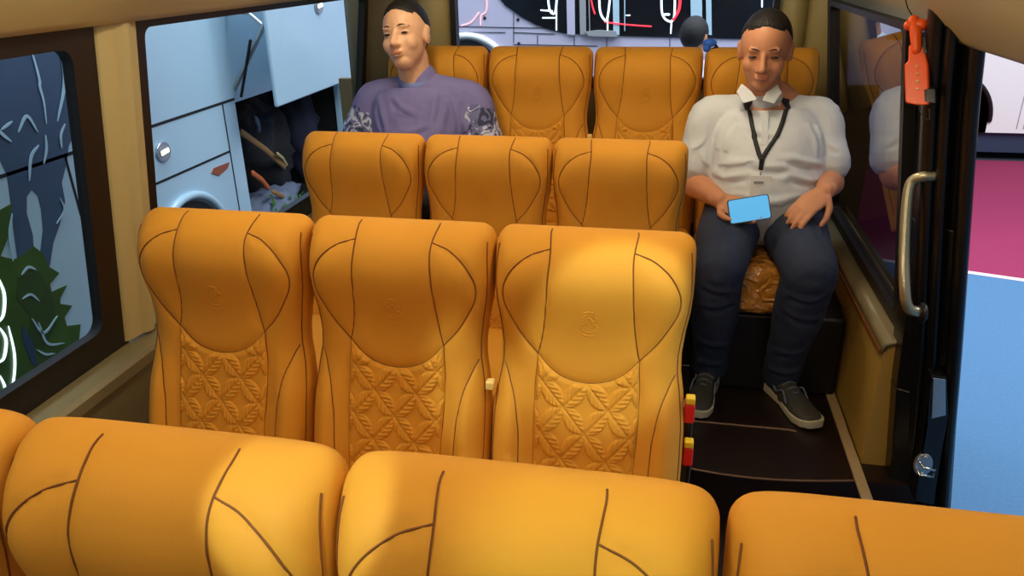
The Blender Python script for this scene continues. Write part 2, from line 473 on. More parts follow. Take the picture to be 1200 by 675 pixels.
# ------------------------------------------------------------------ BUS SHELL
def Xl(z): return -1.235-(1.359-z)*.14
def Xr(z): return .59+(1.359-z)*.14
YF, YR = -.5, 3.25
def wp(side, Y, z, off=0): return Vector((Xl(z)+off, Y, z)) if side == 'l' else Vector((Xr(z)-off, Y, z))
def ring(name, side, outer, inner, r_in, m, off, thick, parent=None, r_out=.004):
    """frame ring in the leaning wall plane"""
    bm = bmesh.new(); O = rrect(*outer, r_out, 6); I = rrect(*inner, r_in, 6)
    vo = [[bm.verts.new(wp(side, y, z, off+d)) for y, z in O] for d in (0, thick)]
    vi = [[bm.verts.new(wp(side, y, z, off+d)) for y, z in I] for d in (0, thick)]
    n = len(O)
    for i in range(n):
        j = (i+1) % n
        for A, B in ((vo[0], vi[0]), (vi[1], vo[1]), (vo[1], vo[0]), (vi[0], vi[1])):
            bm.faces.new((A[i], A[j], B[j], B[i]))
    return obj(name, bm, m, parent)
def pane(name, side, rect, r, m, off, parent=None):
    P = rrect(*rect, r, 6); bm = bmesh.new()
    bm.faces.new([bm.verts.new(wp(side, y, z, off)) for y, z in P])
    return obj(name, bm, m, parent)
def window(n, side, outer, inner, r, gm, sh=0):
    w = bpy.data.objects.new('window_%d' % n, None); COL.objects.link(w); struct(w)
    ring('window_frame', side, outer, inner, r, 'black_trim', -.024+sh, .028, w)
    g = pane('window_glass', side, (inner[0]-.01, inner[1]+.01, inner[2]-.01, inner[3]+.01), r, gm, -.012+sh, w)
    return w
window(1, 'l', (YF, 1.562, .590, 1.386), (YF+.1, 1.475, .668, 1.336), .035, 'glass_clear')
window(2, 'l', (1.69, 3.215, .590, 1.386), (1.722, 3.165, .668, 1.358), .025, 'glass_clear')
window(3, 'r', (1.995, 3.02, .575, 1.345), (2.025, 2.97, .612, 1.328), .022, 'glass_tint', .064)
# left pillar with its rounded ridge
bm = bmesh.new()
prof = [(1.545, 0), (1.548, .010), (1.565, .017), (1.595, .020), (1.606, .030), (1.620, .034), (1.635, .030), (1.646, .020), (1.670, .016), (1.683, .010), (1.686, 0)]
za, zb = .60, 1.40
A = [bm.verts.new(wp('l', y, za, o)) for y, o in prof]; B = [bm.verts.new(wp('l', y, zb, o)) for y, o in prof]
for i in range(len(prof)-1): bm.faces.new((A[i], A[i+1], B[i+1], B[i]))
bm.faces.new(A); bm.faces.new(B[::-1]); bm.faces.new((A[0], B[0], B[-1], A[-1]))
struct(obj('trim_1', bm, 'beige', smooth=False, bevel=.003))
# left wall: lower lining with sill
bm = bmesh.new()
pr = [(-1.40, 0), (-1.40, .575), (Xl(.575), .592), (-1.27, .592), (-1.262, .582), (-1.262, .555), (-1.275, .545), (-1.285, .0)]
A = [bm.verts.new((x, YF, z)) for x, z in pr]; B = [bm.verts.new((x, YR, z)) for x, z in pr]
for i in range(len(pr)): bm.faces.new((A[i], A[(i+1) % len(pr)], B[(i+1) % len(pr)], B[i]))
bm.faces.new(A[::-1]); bm.faces.new(B)
struct(obj('wall_left', bm, 'sill'))
bm = bmesh.new(); box(bm, (-1.284, YF, 0), (-1.278, YR-.01, .535)); struct(obj('trim_2', bm, 'beige_dark'))
# left cove (ceiling side panel)
def cove(name, pr, m, y0=YF, y1=YR):
    bm = bmesh.new(); A = [bm.verts.new((x, y0, z)) for x, z in pr]; B = [bm.verts.new((x, y1, z)) for x, z in pr]
    for i in range(len(pr)): bm.faces.new((A[i], A[(i+1) % len(pr)], B[(i+1) % len(pr)], B[i]))
    bm.faces.new(A[::-1]); bm.faces.new(B); return struct(obj(name, bm, m, smooth=True))
cove('trim_3', [(-1.26, 1.372), (-1.195, 1.378), (-1.175, 1.392), (-1.10, 1.47), (-.98, 1.58), (-.80, 1.70), (-.80, 1.74), (-1.26, 1.74)], 'beige')
cove('trim_4', [(.66, 1.318), (.602, 1.314), (.588, 1.324), (.51, 1.405), (.38, 1.52), (.20, 1.68), (.20, 1.74), (.66, 1.74)], 'beige')
bm = bmesh.new(); box(bm, (-1.3, YF, 1.70), (.7, YR+.05, 1.76)); struct(obj('ceiling', bm, 'beige'))
# rear wall: window frame, corner posts, parcel shelf line
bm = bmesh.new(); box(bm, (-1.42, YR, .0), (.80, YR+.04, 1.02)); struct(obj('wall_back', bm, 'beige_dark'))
def rearring(name, o, i, r, m, y0, y1, parent=None):
    bm = bmesh.new(); O = rrect(*o, .005, 6); I = rrect(*i, r, 6); n = len(O)
    vo = [[bm.verts.new((x, y, z)) for x, z in O] for y in (y0, y1)]; vi = [[bm.verts.new((x, y, z)) for x, z in I] for y in (y0, y1)]
    for k in range(n):
        j = (k+1) % n
        for A, B in ((vo[0], vi[0]), (vi[1], vo[1]), (vo[1], vo[0]), (vi[0], vi[1])): bm.faces.new((A[k], A[j], B[j], B[k]))
    return obj(name, bm, m, parent)
w4 = bpy.data.objects.new('window_4', None); COL.objects.link(w4); struct(w4)
rearring('window_frame', (-.895, .395, 1.0, 1.66), (-.874, .372, 1.04, 1.62), .03, 'black_trim', YR-.02, YR+.03, w4)
bm = bmesh.new(); bm.faces.new([bm.verts.new(p) for p in ((-.88, YR, 1.035), (.38, YR, 1.035), (.38, YR, 1.625), (-.88, YR, 1.625))]); obj('window_glass', bm, 'glass_clear', w4)
def post(name, x0, x1, m='beige', y0=None):
    n = 10; bm = bmesh.new(); A = []; B = []
    for k in range(n+1):
        t = k/n; x = x0+(x1-x0)*t; y = YR-.045*math.sin(PI*t)**.6-.004
        A.append(bm.verts.new((x, y, .9))); B.append(bm.verts.new((x, y, 1.70)))
    for k in range(n): bm.faces.new((A[k], A[k+1], B[k+1], B[k]))
    a0, a1 = bm.verts.new((x0, YR+.03, .9)), bm.verts.new((x1, YR+.03, .9)); b0, b1 = bm.verts.new((x0, YR+.03, 1.7)), bm.verts.new((x1, YR+.03, 1.7))
    bm.faces.new([a0]+A+[a1]); bm.faces.new([b1]+B[::-1]+[b0]); bm.faces.new((a0, b0, B[0], A[0])); bm.faces.new((a1, A[-1], B[-1], b1)); bm.faces.new((a0, a1, b1, b0))
    return struct(obj(name, bm, m, smooth=True))
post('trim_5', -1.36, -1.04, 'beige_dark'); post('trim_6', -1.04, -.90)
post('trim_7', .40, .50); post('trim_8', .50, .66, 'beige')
bm = bmesh.new(); hexa(bm, [wp('r', 3.02, .6, 0), wp('r', 3.02, .6, .05), wp('r', 3.25, .6, .05), wp('r', 3.25, .6, 0), wp('r', 3.02, 1.4, 0), wp('r', 3.02, 1.4, .035), wp('r', 3.25, 1.4, .035), wp('r', 3.25, 1.4, 0)]); struct(obj('trim_9', bm, 'beige_dark'))
bm = bmesh.new(); hexa(bm, [wp('l', 3.215, .6, 0), wp('l', 3.215, .6, .04), wp('l', 3.25, .6, .04), wp('l', 3.25, .6, 0), wp('l', 3.215, 1.4, 0), wp('l', 3.215, 1.4, .04), wp('l', 3.25, 1.4, .04), wp('l', 3.25, 1.4, 0)]); struct(obj('trim_10', bm, 'beige_dark'))
# right wall: lining, sill, strip at its foot
bm = bmesh.new()
pr = [(.600, .17), (.600, .530), (.606, .548), (.622, .556), (.668, .562), (.682, .575), (.700, .578), (.760, .17)]
A = [bm.verts.new((x, 1.955, z)) for x, z in pr]; B = [bm.verts.new((x, YR, z)) for x, z in pr]
for i in range(len(pr)): bm.faces.new((A[i], A[(i+1) % len(pr)], B[(i+1) % len(pr)], B[i]))
bm.faces.new(A[::-1]); bm.faces.new(B)
struct(obj('wall_right', bm, 'wall_tan'))
bm = bmesh.new()
pr = [(.594, .528), (.598, .552), (.620, .562), (.660, .568), (.688, .584), (.700, .60), (.705, .58), (.690, .565), (.660, .556), (.622, .548), (.606, .540), (.602, .528)]
A = [bm.verts.new((x, 1.95, z)) for x, z in pr]; B = [bm.verts.new((x, YR-.005, z)) for x, z in pr]
for i in range(len(pr)): bm.faces.new((A[i], A[(i+1) % len(pr)], B[(i+1) % len(pr)], B[i]))
bm.faces.new(A[::-1]); bm.faces.new(B); struct(obj('trim_11', bm, 'sill', smooth=True))
bm = bmesh.new(); box(bm, (.588, 1.955, .520), (.596, YR-.01, .530)); struct(obj('trim_12', bm, 'red'))
bpy.data.objects['trim_12'].data.materials[0] = M['seam']
bm = bmesh.new(); box(bm, (.565, 1.20, .170), (.594, 2.40, .178)); struct(obj('baseboard_right', bm, 'strip', bevel=.002))
# floors
bm = bmesh.new(); box(bm, (-1.40, YF, -.06), (.80, 1.87, 0)); struct(obj('floor', bm, 'floor_dark'))
bm = bmesh.new()
pts = [(-1.285, 1.87)]+[(.05, 1.87)]+[(.05+.55*k/10, 1.87-.035*math.sin(PI*k/10)) for k in range(1, 10)]+[(.60, 1.87), (.76, 1.87), (.76, YR), (-1.285, YR)]
prism(bm, [(x, y, 0.0) for x, y in pts], (0, 0, .17)); struct(obj('trim_13', bm, 'floor_dark'))
def edge_bar(name, P, r=.004, m='floor_edge'):
    bm = bmesh.new(); tube(bm, P, r, 6); return struct(obj(name, bm, m, smooth=True))
edge_bar('trim_14', [(.10+.48*k/12, 1.868-.035*math.sin(PI*(.09+.48*k/12)/.55), .171) for k in range(13)], .0035)
edge_bar('trim_15', [(.10, 2.093, .171), (.42, 2.093, .171), (.44, 2.088, .171)], .004)
bm = bmesh.new(); box(bm, (-1.285, 2.445, .17), (.60, 3.24, .44)); struct(obj('trim_16', bm, 'black', bevel=.01))
edge_bar('trim_17', [(.10, 2.44, .175), (.585, 2.44, .175)], .004)
# seat box just under the cushion of the back row
bm = bmesh.new(); box(bm, (.135, 2.315, .17), (.59, 2.445, .445)); o = struct(obj('trim_18', bm, 'black', bevel=.012))
# ------------------------------------------------------------------ DOORWAY
def dpt(Y, z, off=0): return Vector((Xr(z)-off, Y, z))
# jamb: the end of the side wall
bm = bmesh.new()
for za, zb, wa, wb in ((-.05, .45, .10, .085), (.45, .9, .085, .05), (.9, 1.36, .05, .03)):
    A = [(Xr(za)-wa, 1.90, za), (Xr(za)+.045, 1.84, za), (Xr(za)+.045, 1.99, za), (Xr(za)-wa, 1.99, za)]
    B = [(Xr(zb)-wb, 1.90, zb), (Xr(zb)+.045, 1.84, zb), (Xr(zb)+.045, 1.99, zb), (Xr(zb)-wb, 1.99, zb)]
    hexa(bm, A+B)
struct(obj('door_1', bm, 'rubber', bevel=.004))
d1 = bpy.data.objects['door_1']
bm = bmesh.new(); hexa(bm, [dpt(1.955, .56, .045), dpt(1.955, .56, 0), dpt(1.995, .56, 0), dpt(1.995, .56, .045), dpt(1.955, 1.36, .03), dpt(1.955, 1.36, 0), dpt(1.995, 1.36, 0), dpt(1.995, 1.36, .03)])
struct(obj('trim_19', bm, 'beige_dark', bevel=.006))
def seal(name, dy, off, r, m='rubber', zt=1.43, sx=1):
    P = [(1.90-dy, -.03), (1.895-dy, .3), (1.885-dy, .6), (1.885-dy, .9), (1.885-dy, 1.14), (1.878-dy, 1.25), (1.855-dy, zt-.03-dy*.3), (1.78-dy, zt-dy*.3), (1.5, zt-dy*.3), (1.0, zt-dy*.3), (.4, zt-dy*.3)]
    bm = bmesh.new(); tube(bm, [dpt(y, z, off) for y, z in P], r, 12, sub=5)
    return obj(name, bm, m, d1, True)
seal('rubber_seal', -.005, .038, (.019, .030)); seal('rubber_lip', .030, .018, (.013, .022)); seal('outer_seal', .062, -.022, (.016, .024))
c_ = [at(q[0], q[1], 1, 1.805) for q in ((1072, 588), (1094, 592), (1104, 520), (1112, 486), (1110, 442), (1092, 440), (1088, 500))]
bm = bmesh.new(); prism(bm, c_, (0, .06, 0)); bmesh.ops.triangulate(bm, faces=[f for f in bm.faces if len(f.verts) > 4]); obj('jamb_foot', bm, 'rubber', d1, bevel=.006)
c_ = [at(q[0], q[1], 1, 1.803) for q in ((1091, 490), (1108, 486), (1108, 444), (1093, 442))]
bm = bmesh.new(); prism(bm, c_, (0, -.004, 0)); obj('jamb_cover', bm, 'steel', d1, bevel=.003)
bm = bmesh.new(); hexa(bm, [dpt(1.925, .36, -.0), dpt(1.925, .36, -.034), dpt(1.95, .36, -.034), dpt(1.95, .36, 0), dpt(1.925, .56, -.0), dpt(1.925, .56, -.034), dpt(1.95, .56, -.034), dpt(1.95, .56, 0)])
obj('jamb_plate', bm, 'dark_blue', d1, bevel=.004)
# header above the door opening and threshold
bm = bmesh.new(); hexa(bm, [(Xr(1.31)-.0, .2, 1.345), (Xr(1.31)+.05, .2, 1.345), (Xr(1.31)+.05, 1.95, 1.345), (Xr(1.31), 1.95, 1.345), (.56, .2, 1.45), (.66, .2, 1.45), (.66, 1.95, 1.45), (.56, 1.95, 1.45)]); obj('door_header', bm, 'beige_dark', d1)
bm = bmesh.new(); box(bm, (.72, .3, -.10), (.80, 1.95, -.0)); obj('threshold', bm, 'rubber', d1, bevel=.01)
# striker
st = thing('door_striker', 'small steel latch striker loop screwed low on the black door jamb', 'latch', at(1083, 547, 1, 1.795))
L0 = Vector(st.location)
bm = bmesh.new(); P = [(.022*math.cos(2*PI*k/20), .006, .034*math.sin(2*PI*k/20)) for k in range(20)]; prism(bm, P, (0, .01, 0)); obj('plate', bm, 'steel', st, bevel=.002)
bm = bmesh.new(); tube(bm, [(-.014, .006, -.012), (-.014, -.022, -.012), (.018, -.022, -.012), (.018, -.022, .008), (-.010, -.022, .012), (-.014, .006, .014)], .0035, 8); obj('loop', bm, 'chrome', st, True)
for z in (-.026, .026):
    bm = bmesh.new(); ball(bm, (0, .004, z), (.006, .004, .006), seg=10); obj('screw', bm, 'steel', st, True)
# grab handle
gh = thing('grab_handle', 'curved metal grab handle on the pillar beside the open door', 'handle', (0, 0, 0))
P = [at(1098, 206, 0, .612), at(1082, 207, 0, .585), at(1068, 214, 0, .565), at(1063, 240, 0, .56), at(1060, 290, 0, .56), at(1060, 335, 0, .562), at(1064, 360, 0, .575), at(1078, 366, 0, .605)]
bm = bmesh.new(); tube(bm, P, .0125, 14, sub=5); obj('bar', bm, 'handle', gh, True)
for p in (P[0], P[-1]):
    bm = bmesh.new(); ball(bm, p+Vector((.006, .0, 0)), (.010, .024, .024), seg=16); obj('mount', bm, 'black', gh, True)
# emergency hammer
hp = Vector((.578, 2.02, 1.245))
hm = thing('emergency_hammer', 'bright orange emergency window hammer held on the door pillar', 'hammer', (0, 0, 0))
a, b = at(1073, 24, 0, .520), at(1076, 122, 0, .532)
ax = (b-a); ln = ax.length; ax.normalize(); sd = Vector((.9, -.43, 0)).normalized()
def hp_(t, s): return a+ax*(ln*t)+sd*s
bm = bmesh.new(); prism(bm, [hp_(.30, -.016), hp_(.50, -.018), hp_(.54, -.026), hp_(1.0, -.026), hp_(1.02, .0), hp_(1.0, .022), hp_(.52, .022), hp_(.30, .014)], Vector((.43, .9, 0))*.018); obj('grip', bm, 'orange', hm, bevel=.004)
bm = bmesh.new(); tube(bm, [hp_(.0, -.004), hp_(.12, 0), hp_(.35, 0)], [.012, .013, .010], 12); obj('neck', bm, 'orange', hm, True)
bm = bmesh.new(); tube(bm, [hp_(.06, -.014), hp_(.05, .012)], [.011, .013], 12); o = obj('head', bm, 'orange', hm, True)
for t in (.55, .64, .73, .82):
    bm = bmesh.new(); ball(bm, hp_(t, 0)-Vector((.43, .9, 0))*.001, (.0028, .0028, .0028), seg=8); obj('grip_dimple', bm, 'cream', hm, True)
for t0, t1 in ((.18, .40), (.80, .98)):
    bm = bmesh.new(); prism(bm, [hp_(t0, .010), hp_(t1, .010), hp_(t1, .036), hp_(t0, .036)], Vector((.43, .9, 0))*.03); obj('holder_clip', bm, 'black', hm, bevel=.003)
bm = bmesh.new(); tube(bm, [hp_(1.0, 0), hp_(1.12, .006), hp_(1.18, .02), hp_(1.05, .022)], .0012, 6, sub=4); obj('cord', bm, 'black', hm, True)
bm = bmesh.new(); tube(bm, [hp_(.0, .0), hp_(-.15, -.015), hp_(-.3, -.02)], .0015, 6, sub=4); obj('cord', bm, 'black', hm, True)
# ceiling lamps
for i, (x, y) in enumerate(((-.75, .25), (-.75, 1.25), (-.75, 2.25), (.05, .25), (.05, 1.25), (.05, 2.25))):
    f = thing('ceiling_light', 'slim warm ceiling light, lamp %s' % ['over the front row left', 'over the second row left', 'over the third row left', 'over the front row aisle', 'over the second row aisle', 'over the third row aisle'][i], 'light', (x, y, 1.70), 'slim ceiling lights')
    bm = bmesh.new(); box(bm, (-.04, -.22, -.015), (.04, .22, 0)); obj('housing', bm, 'beige', f, bevel=.004)
    bm = bmesh.new(); box(bm, (-.03, -.21, -.018), (.03, .21, -.0145)); obj('diffuser', bm, 'fixture', f)
# ------------------------------------------------------------------ PEOPLE
def remesh(o, vox, it=4):
    m = o.modifiers.new('union', 'REMESH'); m.mode = 'VOXEL'; m.voxel_size = vox; m.use_smooth_shade = True
    s = o.modifiers.new('soft', 'SMOOTH'); s.factor = .5; s.iterations = it
def wrinkle(o, strength, size):
    t = bpy.data.textures.new(o.name+'_folds', 'CLOUDS'); t.noise_scale = size; t.noise_depth = 3
    d = o.modifiers.new('folds', 'DISPLACE'); d.texture = t; d.strength = strength; d.mid_level = .5; d.texture_coords = 'LOCAL'
def V(*a): return Vector(a)
def bake_folds(o, folds, noise_amp=0):
    """freeze the union surface and press creases into it; fold = (point, point, width, depth)"""
    dg = bpy.context.evaluated_depsgraph_get(); me = bpy.data.meshes.new_from_object(o.evaluated_get(dg)); o.modifiers.clear(); old = o.data; o.data = me
    n = len(me.vertices); co = np.empty(n*3); me.vertices.foreach_get('co', co); co = co.reshape(-1, 3)
    nm = np.empty(n*3); me.vertices.foreach_get('normal', nm); nm = nm.reshape(-1, 3)
    dsp = np.zeros(n)
    for a, b, w, h in folds:
        a = np.array(a, float); b = np.array(b, float); ab = b-a; L2 = (ab*ab).sum()
        t = np.clip(((co-a)@ab)/L2, 0, 1); q = a+t[:, None]*ab; q[:, 2] -= np.sin(t*PI)*.012
        d = np.linalg.norm(co-q, axis=1); k = np.sin(np.clip(t, .02, .98)*PI)**.5
        up = np.sign((co-q)[:, 2])
        dsp += k*h*(-np.exp(-(d/w)**2)+.75*np.exp(-((d-2.0*w)/(1.1*w))**2)*(up > 0))
    co = co+nm*dsp[:, None]; me.vertices.foreach_set('co', co.reshape(-1)); me.update()
    for p in me.polygons: p.use_smooth = True
def hand(bm, w, d, n, thumb, curl=(20, 30, 20), k=1.0, spread=1):
    """five fingers; w wrist, d towards the fingers, n the way the palm faces, thumb +1/-1 side of d x n"""
    d = Vector(d).normalized(); n = Vector(n); n = (n-d*n.dot(d)).normalized(); t = d.cross(n)*thumb; w = Vector(w)
    tube(bm, [w-d*.02*k, w+d*.02*k, w+d*.055*k, w+d*.088*k], [(.025*k, .018*k), (.031*k, .016*k), (.039*k, .014*k), (.036*k, .011*k)], 14, side=t)
    for off, ln, r in ((.028, .070, .0088), (.0095, .079, .0090), (-.0095, .073, .0086), (-.027, .058, .0078)):
        p = w+d*.082*k+t*off*k; di = (d+t*off*2.2*spread).normalized(); P = [p-di*.015*k, p]; R = [r*k, r*1.05*k]
        for L, c in zip((.45, .31, .24), curl):
            a = math.radians(c); di = (di*math.cos(a)+n*math.sin(a)).normalized(); 
            p = p+di*ln*L*k; P.append(p); R.append(r*k*(.96 if L > .4 else .9 if L > .3 else .78))
            n = n  # palm side stays
        tube(bm, P, R, 10)
    p = w+d*.018*k+t*.022*k; di = (d*.55+t*.75+n*.35).normalized()
    P = [p, p+di*.034*k]; di2 = (d*.8+t*.35+n*.45).normalized(); P += [P[-1]+di2*.032*k]; di3 = (d*.95+t*.05+n*.4).normalized(); P += [P[-1]+di3*.024*k]
    tube(bm, P, [.0135*k, .0112*k, .0098*k, .008*k], 10)
def frame(f, u):
    f = Vector(f).normalized(); u = Vector(u); u = (u-f*u.dot(f)).normalized(); r = f.cross(u)
    return f, u, r, Matrix((r, f, u)).transposed()
def head(bm, c, f, u, k=1.0):
    f, u, r, R = frame(f, u); c = Vector(c)
    def e(off, rad, s=20): ball(bm, c+(r*off[0]+f*off[1]+u*off[2])*k, tuple(q*k for q in rad), R, s)
    e((0, -.010, .022), (.0745, .093, .093), 28)
    e((0, .020, -.035), (.061, .066, .070), 24)
    e((0, .040, -.082), (.036, .040, .032), 16)
    for s in (-1, 1):
        e((s*.036, .050, -.030), (.026, .028, .030), 14)
        e((s*.026, .072, .021), (.022, .011, .008), 12)
        e((s*.031, .066, .002), (.015, .012, .009), 12)
        e((s*.074, -.006, -.008), (.009, .018, .031), 12); e((s*.078, -.010, .010), (.007, .013, .014), 10)
        e((s*.011, .092, -.034), (.009, .010, .008), 10)
    tube(bm, [c+(f*.080+u*.012)*k, c+(f*.092-u*.012)*k, c+(f*.104-u*.030)*k], [.008*k, .0095*k, .011*k], 10)
    e((0, .085, -.056), (.022, .010, .006), 12); e((0, .083, -.066), (.019, .011, .007), 12)
def head_extra(parent, c, f, u, k=1.0, line=.055, lipm='lip'):
    f, u, r, R = frame(f, u); c = Vector(c)
    bm = bmesh.new(); bmesh.ops.create_uvsphere(bm, u_segments=48, v_segments=32, radius=1)
    for v in bm.verts:
        p = v.co.copy()
        L = Vector((p.x*.0768, p.y*.0952-.0105, p.z*.0958+.0235))
        # hairline: front above the forehead, round the ears, down to the nape
        front_ = L.y > .0
        lim = line+.012*math.cos(L.x*40) if L.y > .035 else (line-.075*(1-max(0, (L.y+.03))/.065) if L.y > -.03 else -.055)
        s = 1.0 if L.z > lim else max(.80, 1-(lim-L.z)*14)
        L = Vector((L.x*s, (L.y+.0105)*s-.0105, (L.z-.0235)*s+.0235))
        L *= (1+.010*noise.noise(p*9))
        v.co = c+(r*L.x+f*L.y+u*L.z)*k
    obj('hair', bm, 'hair', parent, True)
    for s in (-1, 1):
        bm = bmesh.new(); ball(bm, c+(r*s*.031+f*.0745+u*.001)*k, (.0125*k, .006*k, .0038*k), R, 12); obj('eye', bm, 'eye', parent, True)
        bm = bmesh.new(); tube(bm, [c+(r*s*(.014+.034*t/4)+f*(.0865-.022*(t/4)**2)+u*(.0235+.004*math.sin(t)))*k for t in range(5)], [.0012*k, .002*k, .002*k, .0018*k, .0008*k], 6); obj('eyebrow', bm, 'hair', parent, True)
    bm = bmesh.new(); ball(bm, c+(f*.0900-u*.0595)*k, (.021*k, .0062*k, .0065*k), R, 14); obj('lips', bm, lipm, parent, True)
def shoe(parent, heel, toe, zf, m_up='shoe_grey'):
    h = Vector(heel); t = Vector(toe); d = (t-h); L = d.length; d.normalize(); s = d.cross(Vector((0, 0, 1))).normalized()
    bm = bmesh.new(); st = [(0, .026, .0), (.08, .034, 0), (.25, .034, 0), (.45, .032, 0), (.62, .041, 0), (.78, .046, .0), (.90, .040, .004), (.975, .026, .010), (1.0, .012, .014)]
    rings = []
    for f_, w, lift in st:
        c = h+d*L*f_
        rings.append([bm.verts.new(c+s*x*w+Vector((0, 0, zf-c.z+lift+z))) for x, z in ((-1, .004), (-.9, 0), (.9, 0), (1, .004), (1.04, .026+.006*(f_ < .3)), (-1.04, .026+.006*(f_ < .3)))])
    for a, b in zip(rings, rings[1:]):
        for k in range(6): bm.faces.new((a[k], a[(k+1) % 6], b[(k+1) % 6], b[k]))
    bm.faces.new(rings[0]); bm.faces.new(rings[-1][::-1])
    o = obj('shoe', bm, 'shoe_sole', parent, smooth=False, bevel=.003); o['label'] = 'grey running shoe with a pale sole'
    bm = bmesh.new(); up = [(.02, .022, .085), (.10, .033, .098), (.25, .034, .095), (.40, .033, .082), (.55, .037, .066), (.72, .043, .052), (.86, .040, .044), (.95, .028, .036), (.99, .013, .030)]
    rings = []
    for f_, w, ht in up:
        c = h+d*L*f_; ring_ = []
        for k in range(17):
            a = PI*k/16; x = math.cos(a); z = math.sin(a)
            ring_.append(bm.verts.new(c+s*(abs(x)**.75*(1 if x > 0 else -1))*w+Vector((0, 0, zf-c.z+.020+(ht-.020)*z**.8))))
        rings.append(ring_)
    for a, b in zip(rings, rings[1:]):
        for k in range(16): bm.faces.new((a[k], a[k+1], b[k+1], b[k]))
        bm.faces.new((a[16], a[0], b[0], b[16]))
    bm.faces.new(rings[0]); bm.faces.new(rings[-1][::-1])
    obj('upper', bm, m_up, o, True)
    bm = bmesh.new()
    for f_, ht in ((.36, .090), (.43, .083), (.50, .075), (.57, .067)):
        c = h+d*L*f_; c.z = zf+ht-.004
        tube(bm, [c-s*.022-Vector((0, 0, .008)), c+Vector((0, 0, .002)), c+s*.022-Vector((0, 0, .008))], .0024, 6, sub=3)
    obj('laces', bm, 'cloth_grey', o, True)
    bm = bmesh.new()
    for sg in (-1, 1):
        tube(bm, [h+d*L*f_+s*sg*w+Vector((0, 0, zf-h.z+z)) for f_, w, z in ((.12, .034, .05), (.25, .036, .075), (.38, .036, .045), (.5, .035, .065), (.6, .038, .04))], .003, 6, sub=3)
    obj('stripe', bm, 'cloth_grey', o, True)
# ---- man in the polo shirt
def limb(bm, P, R, segs=18, sub=5): tube(bm, P, R, segs, sub=sub)
W = lambda px, py, Y: at(px, py, 1, Y)
hipR, hipL = V(.240, 2.56, .710), V(.410, 2.56, .710)
kR, kL = V(.180, 2.19, .655), V(.430, 2.17, .655)
aR, aL = V(.190, 2.325, .255), V(.415, 2.31, .255)
shR, shL = V(.140, 2.60, 1.005), V(.478, 2.60, 1.005)
eR, eL = V(.098, 2.55, .805), V(.522, 2.515, .835)
wR, wL = V(.178, 2.385, .795), W(967, 224, 2.36)
hc = V(.283, 2.555, 1.226); hf = (-.14, -.96, -.20); hu = (-.03, -.19, .97)
bm = bmesh.new()
tube(bm, [V(.325, 2.58, .70), V(.325, 2.57, .84), V(.315, 2.59, .97), V(.308, 2.605, 1.045)], [(.145, .105), (.150, .12), (.15, .10), (.11, .065)], 24, side=(1, 0, 0), sub=4)
for s, e, w in ((shR, eR, wR), (shL, eL, wL)):
    limb(bm, [V(.31, 2.60, 1.02), s, s.lerp(e, .5), e, e.lerp(w, .35), w], [.05, .050, .045, .038, .040, .027])
tube(bm, [V(.305, 2.60, 1.03), V(.300, 2.59, 1.09), hc+V(.0, .03, -.06)], [(.062, .058), (.052, .052), (.053, .055)], 20, side=(1, 0, 0), sub=3)
for h_, k_, a_, tz in ((hipR, kR, aR, V(.172, 2.24, .205)), (hipL, kL, aL, V(.428, 2.235, .205))):
    limb(bm, [h_, h_.lerp(k_, .5), k_], [.085, .075, .055]); limb(bm, [k_, k_.lerp(a_, .35), a_, a_+V(0, .0, -.03)], [.055, .052, .034, .034])
    limb(bm, [a_+V(0, .01, -.03), a_.lerp(tz, .55)+V(0, 0, -.03), tz], [.034, .030, .022])
head(bm, hc, hf, hu, 1.0)
hand(bm, wR, (.80, -.55, -.18), (-.25, -.62, .74), 1, (8, 14, 22), 1.0, .6)
hand(bm, wL, (-.62, -.55, -.38), (-.35, .05, -.9), 1, (12, 22, 16), 1.0, 1)
man = obj('person', bm, 'skin', None, True); remesh(man, .0042, 3)
tag(man, 'man in white polo shirt and dark jeans seated in back row holding a phone', 'person')
head_extra(man, hc, hf, hu, 1.0, .078)
bm = bmesh.new()
tube(bm, [V(.325, 2.560, .715), V(.325, 2.520, .76), V(.325, 2.535, .82), V(.325, 2.545, .88), V(.315, 2.575, .965), V(.308, 2.60, 1.030), V(.306, 2.60, 1.060), V(.304, 2.592, 1.070)], [(.160, .120), (.176, .155), (.184, .163), (.180, .156), (.178, .128), (.150, .098), (.095, .074), (.062, .060)], 32, side=(1, 0, 0), sub=4)
for s, e in ((shR, eR), (shL, eL)):
    tube(bm, [V(.31, 2.60, 1.035), V(.31, 2.60, 1.015).lerp(s, .7)+V(0, 0, .012), s+V(0, 0, .004), s.lerp(e, .35), s.lerp(e, .70)], [.055, .062, .068, .066, .069], 20, sub=4)
shirt = obj('polo_shirt', bm, 'polo', man, True); remesh(shirt, .005, 5); wrinkle(shirt, .012, .12)
bake_folds(shirt, [((.12, 2.46, .885), (.27, 2.37, .925), .010, .010), ((.14, 2.44, .855), (.25, 2.38, .865), .009, .008), ((.10, 2.50, .91), (.17, 2.44, .84), .010, .009),
  ((.36, 2.38, .925), (.50, 2.46, .885), .010, .010), ((.38, 2.38, .865), (.49, 2.44, .845), .009, .008), ((.20, 2.50, 1.02), (.16, 2.46, .92), .010, .007), ((.44, 2.50, 1.02), (.47, 2.46, .92), .010, .008),
  ((.20, 2.38, .80), (.42, 2.38, .80), .010, .009), ((.24, 2.45, 1.0), (.34, 2.42, .985), .009, .005), ((.25, 2.39, .90), (.38, 2.38, .895), .010, .006), ((.07, 2.5, .92), (.13, 2.5, .96), .008, .006), ((.53, 2.48, .93), (.47, 2.5, .97), .008, .006)])
bm = bmesh.new()
P = [V(.301+.060*math.cos(a), 2.590+.058*math.sin(a), 1.078+.030*math.sin(a)) for a in [math.radians(-42+264*k/24) for k in range(25)]]
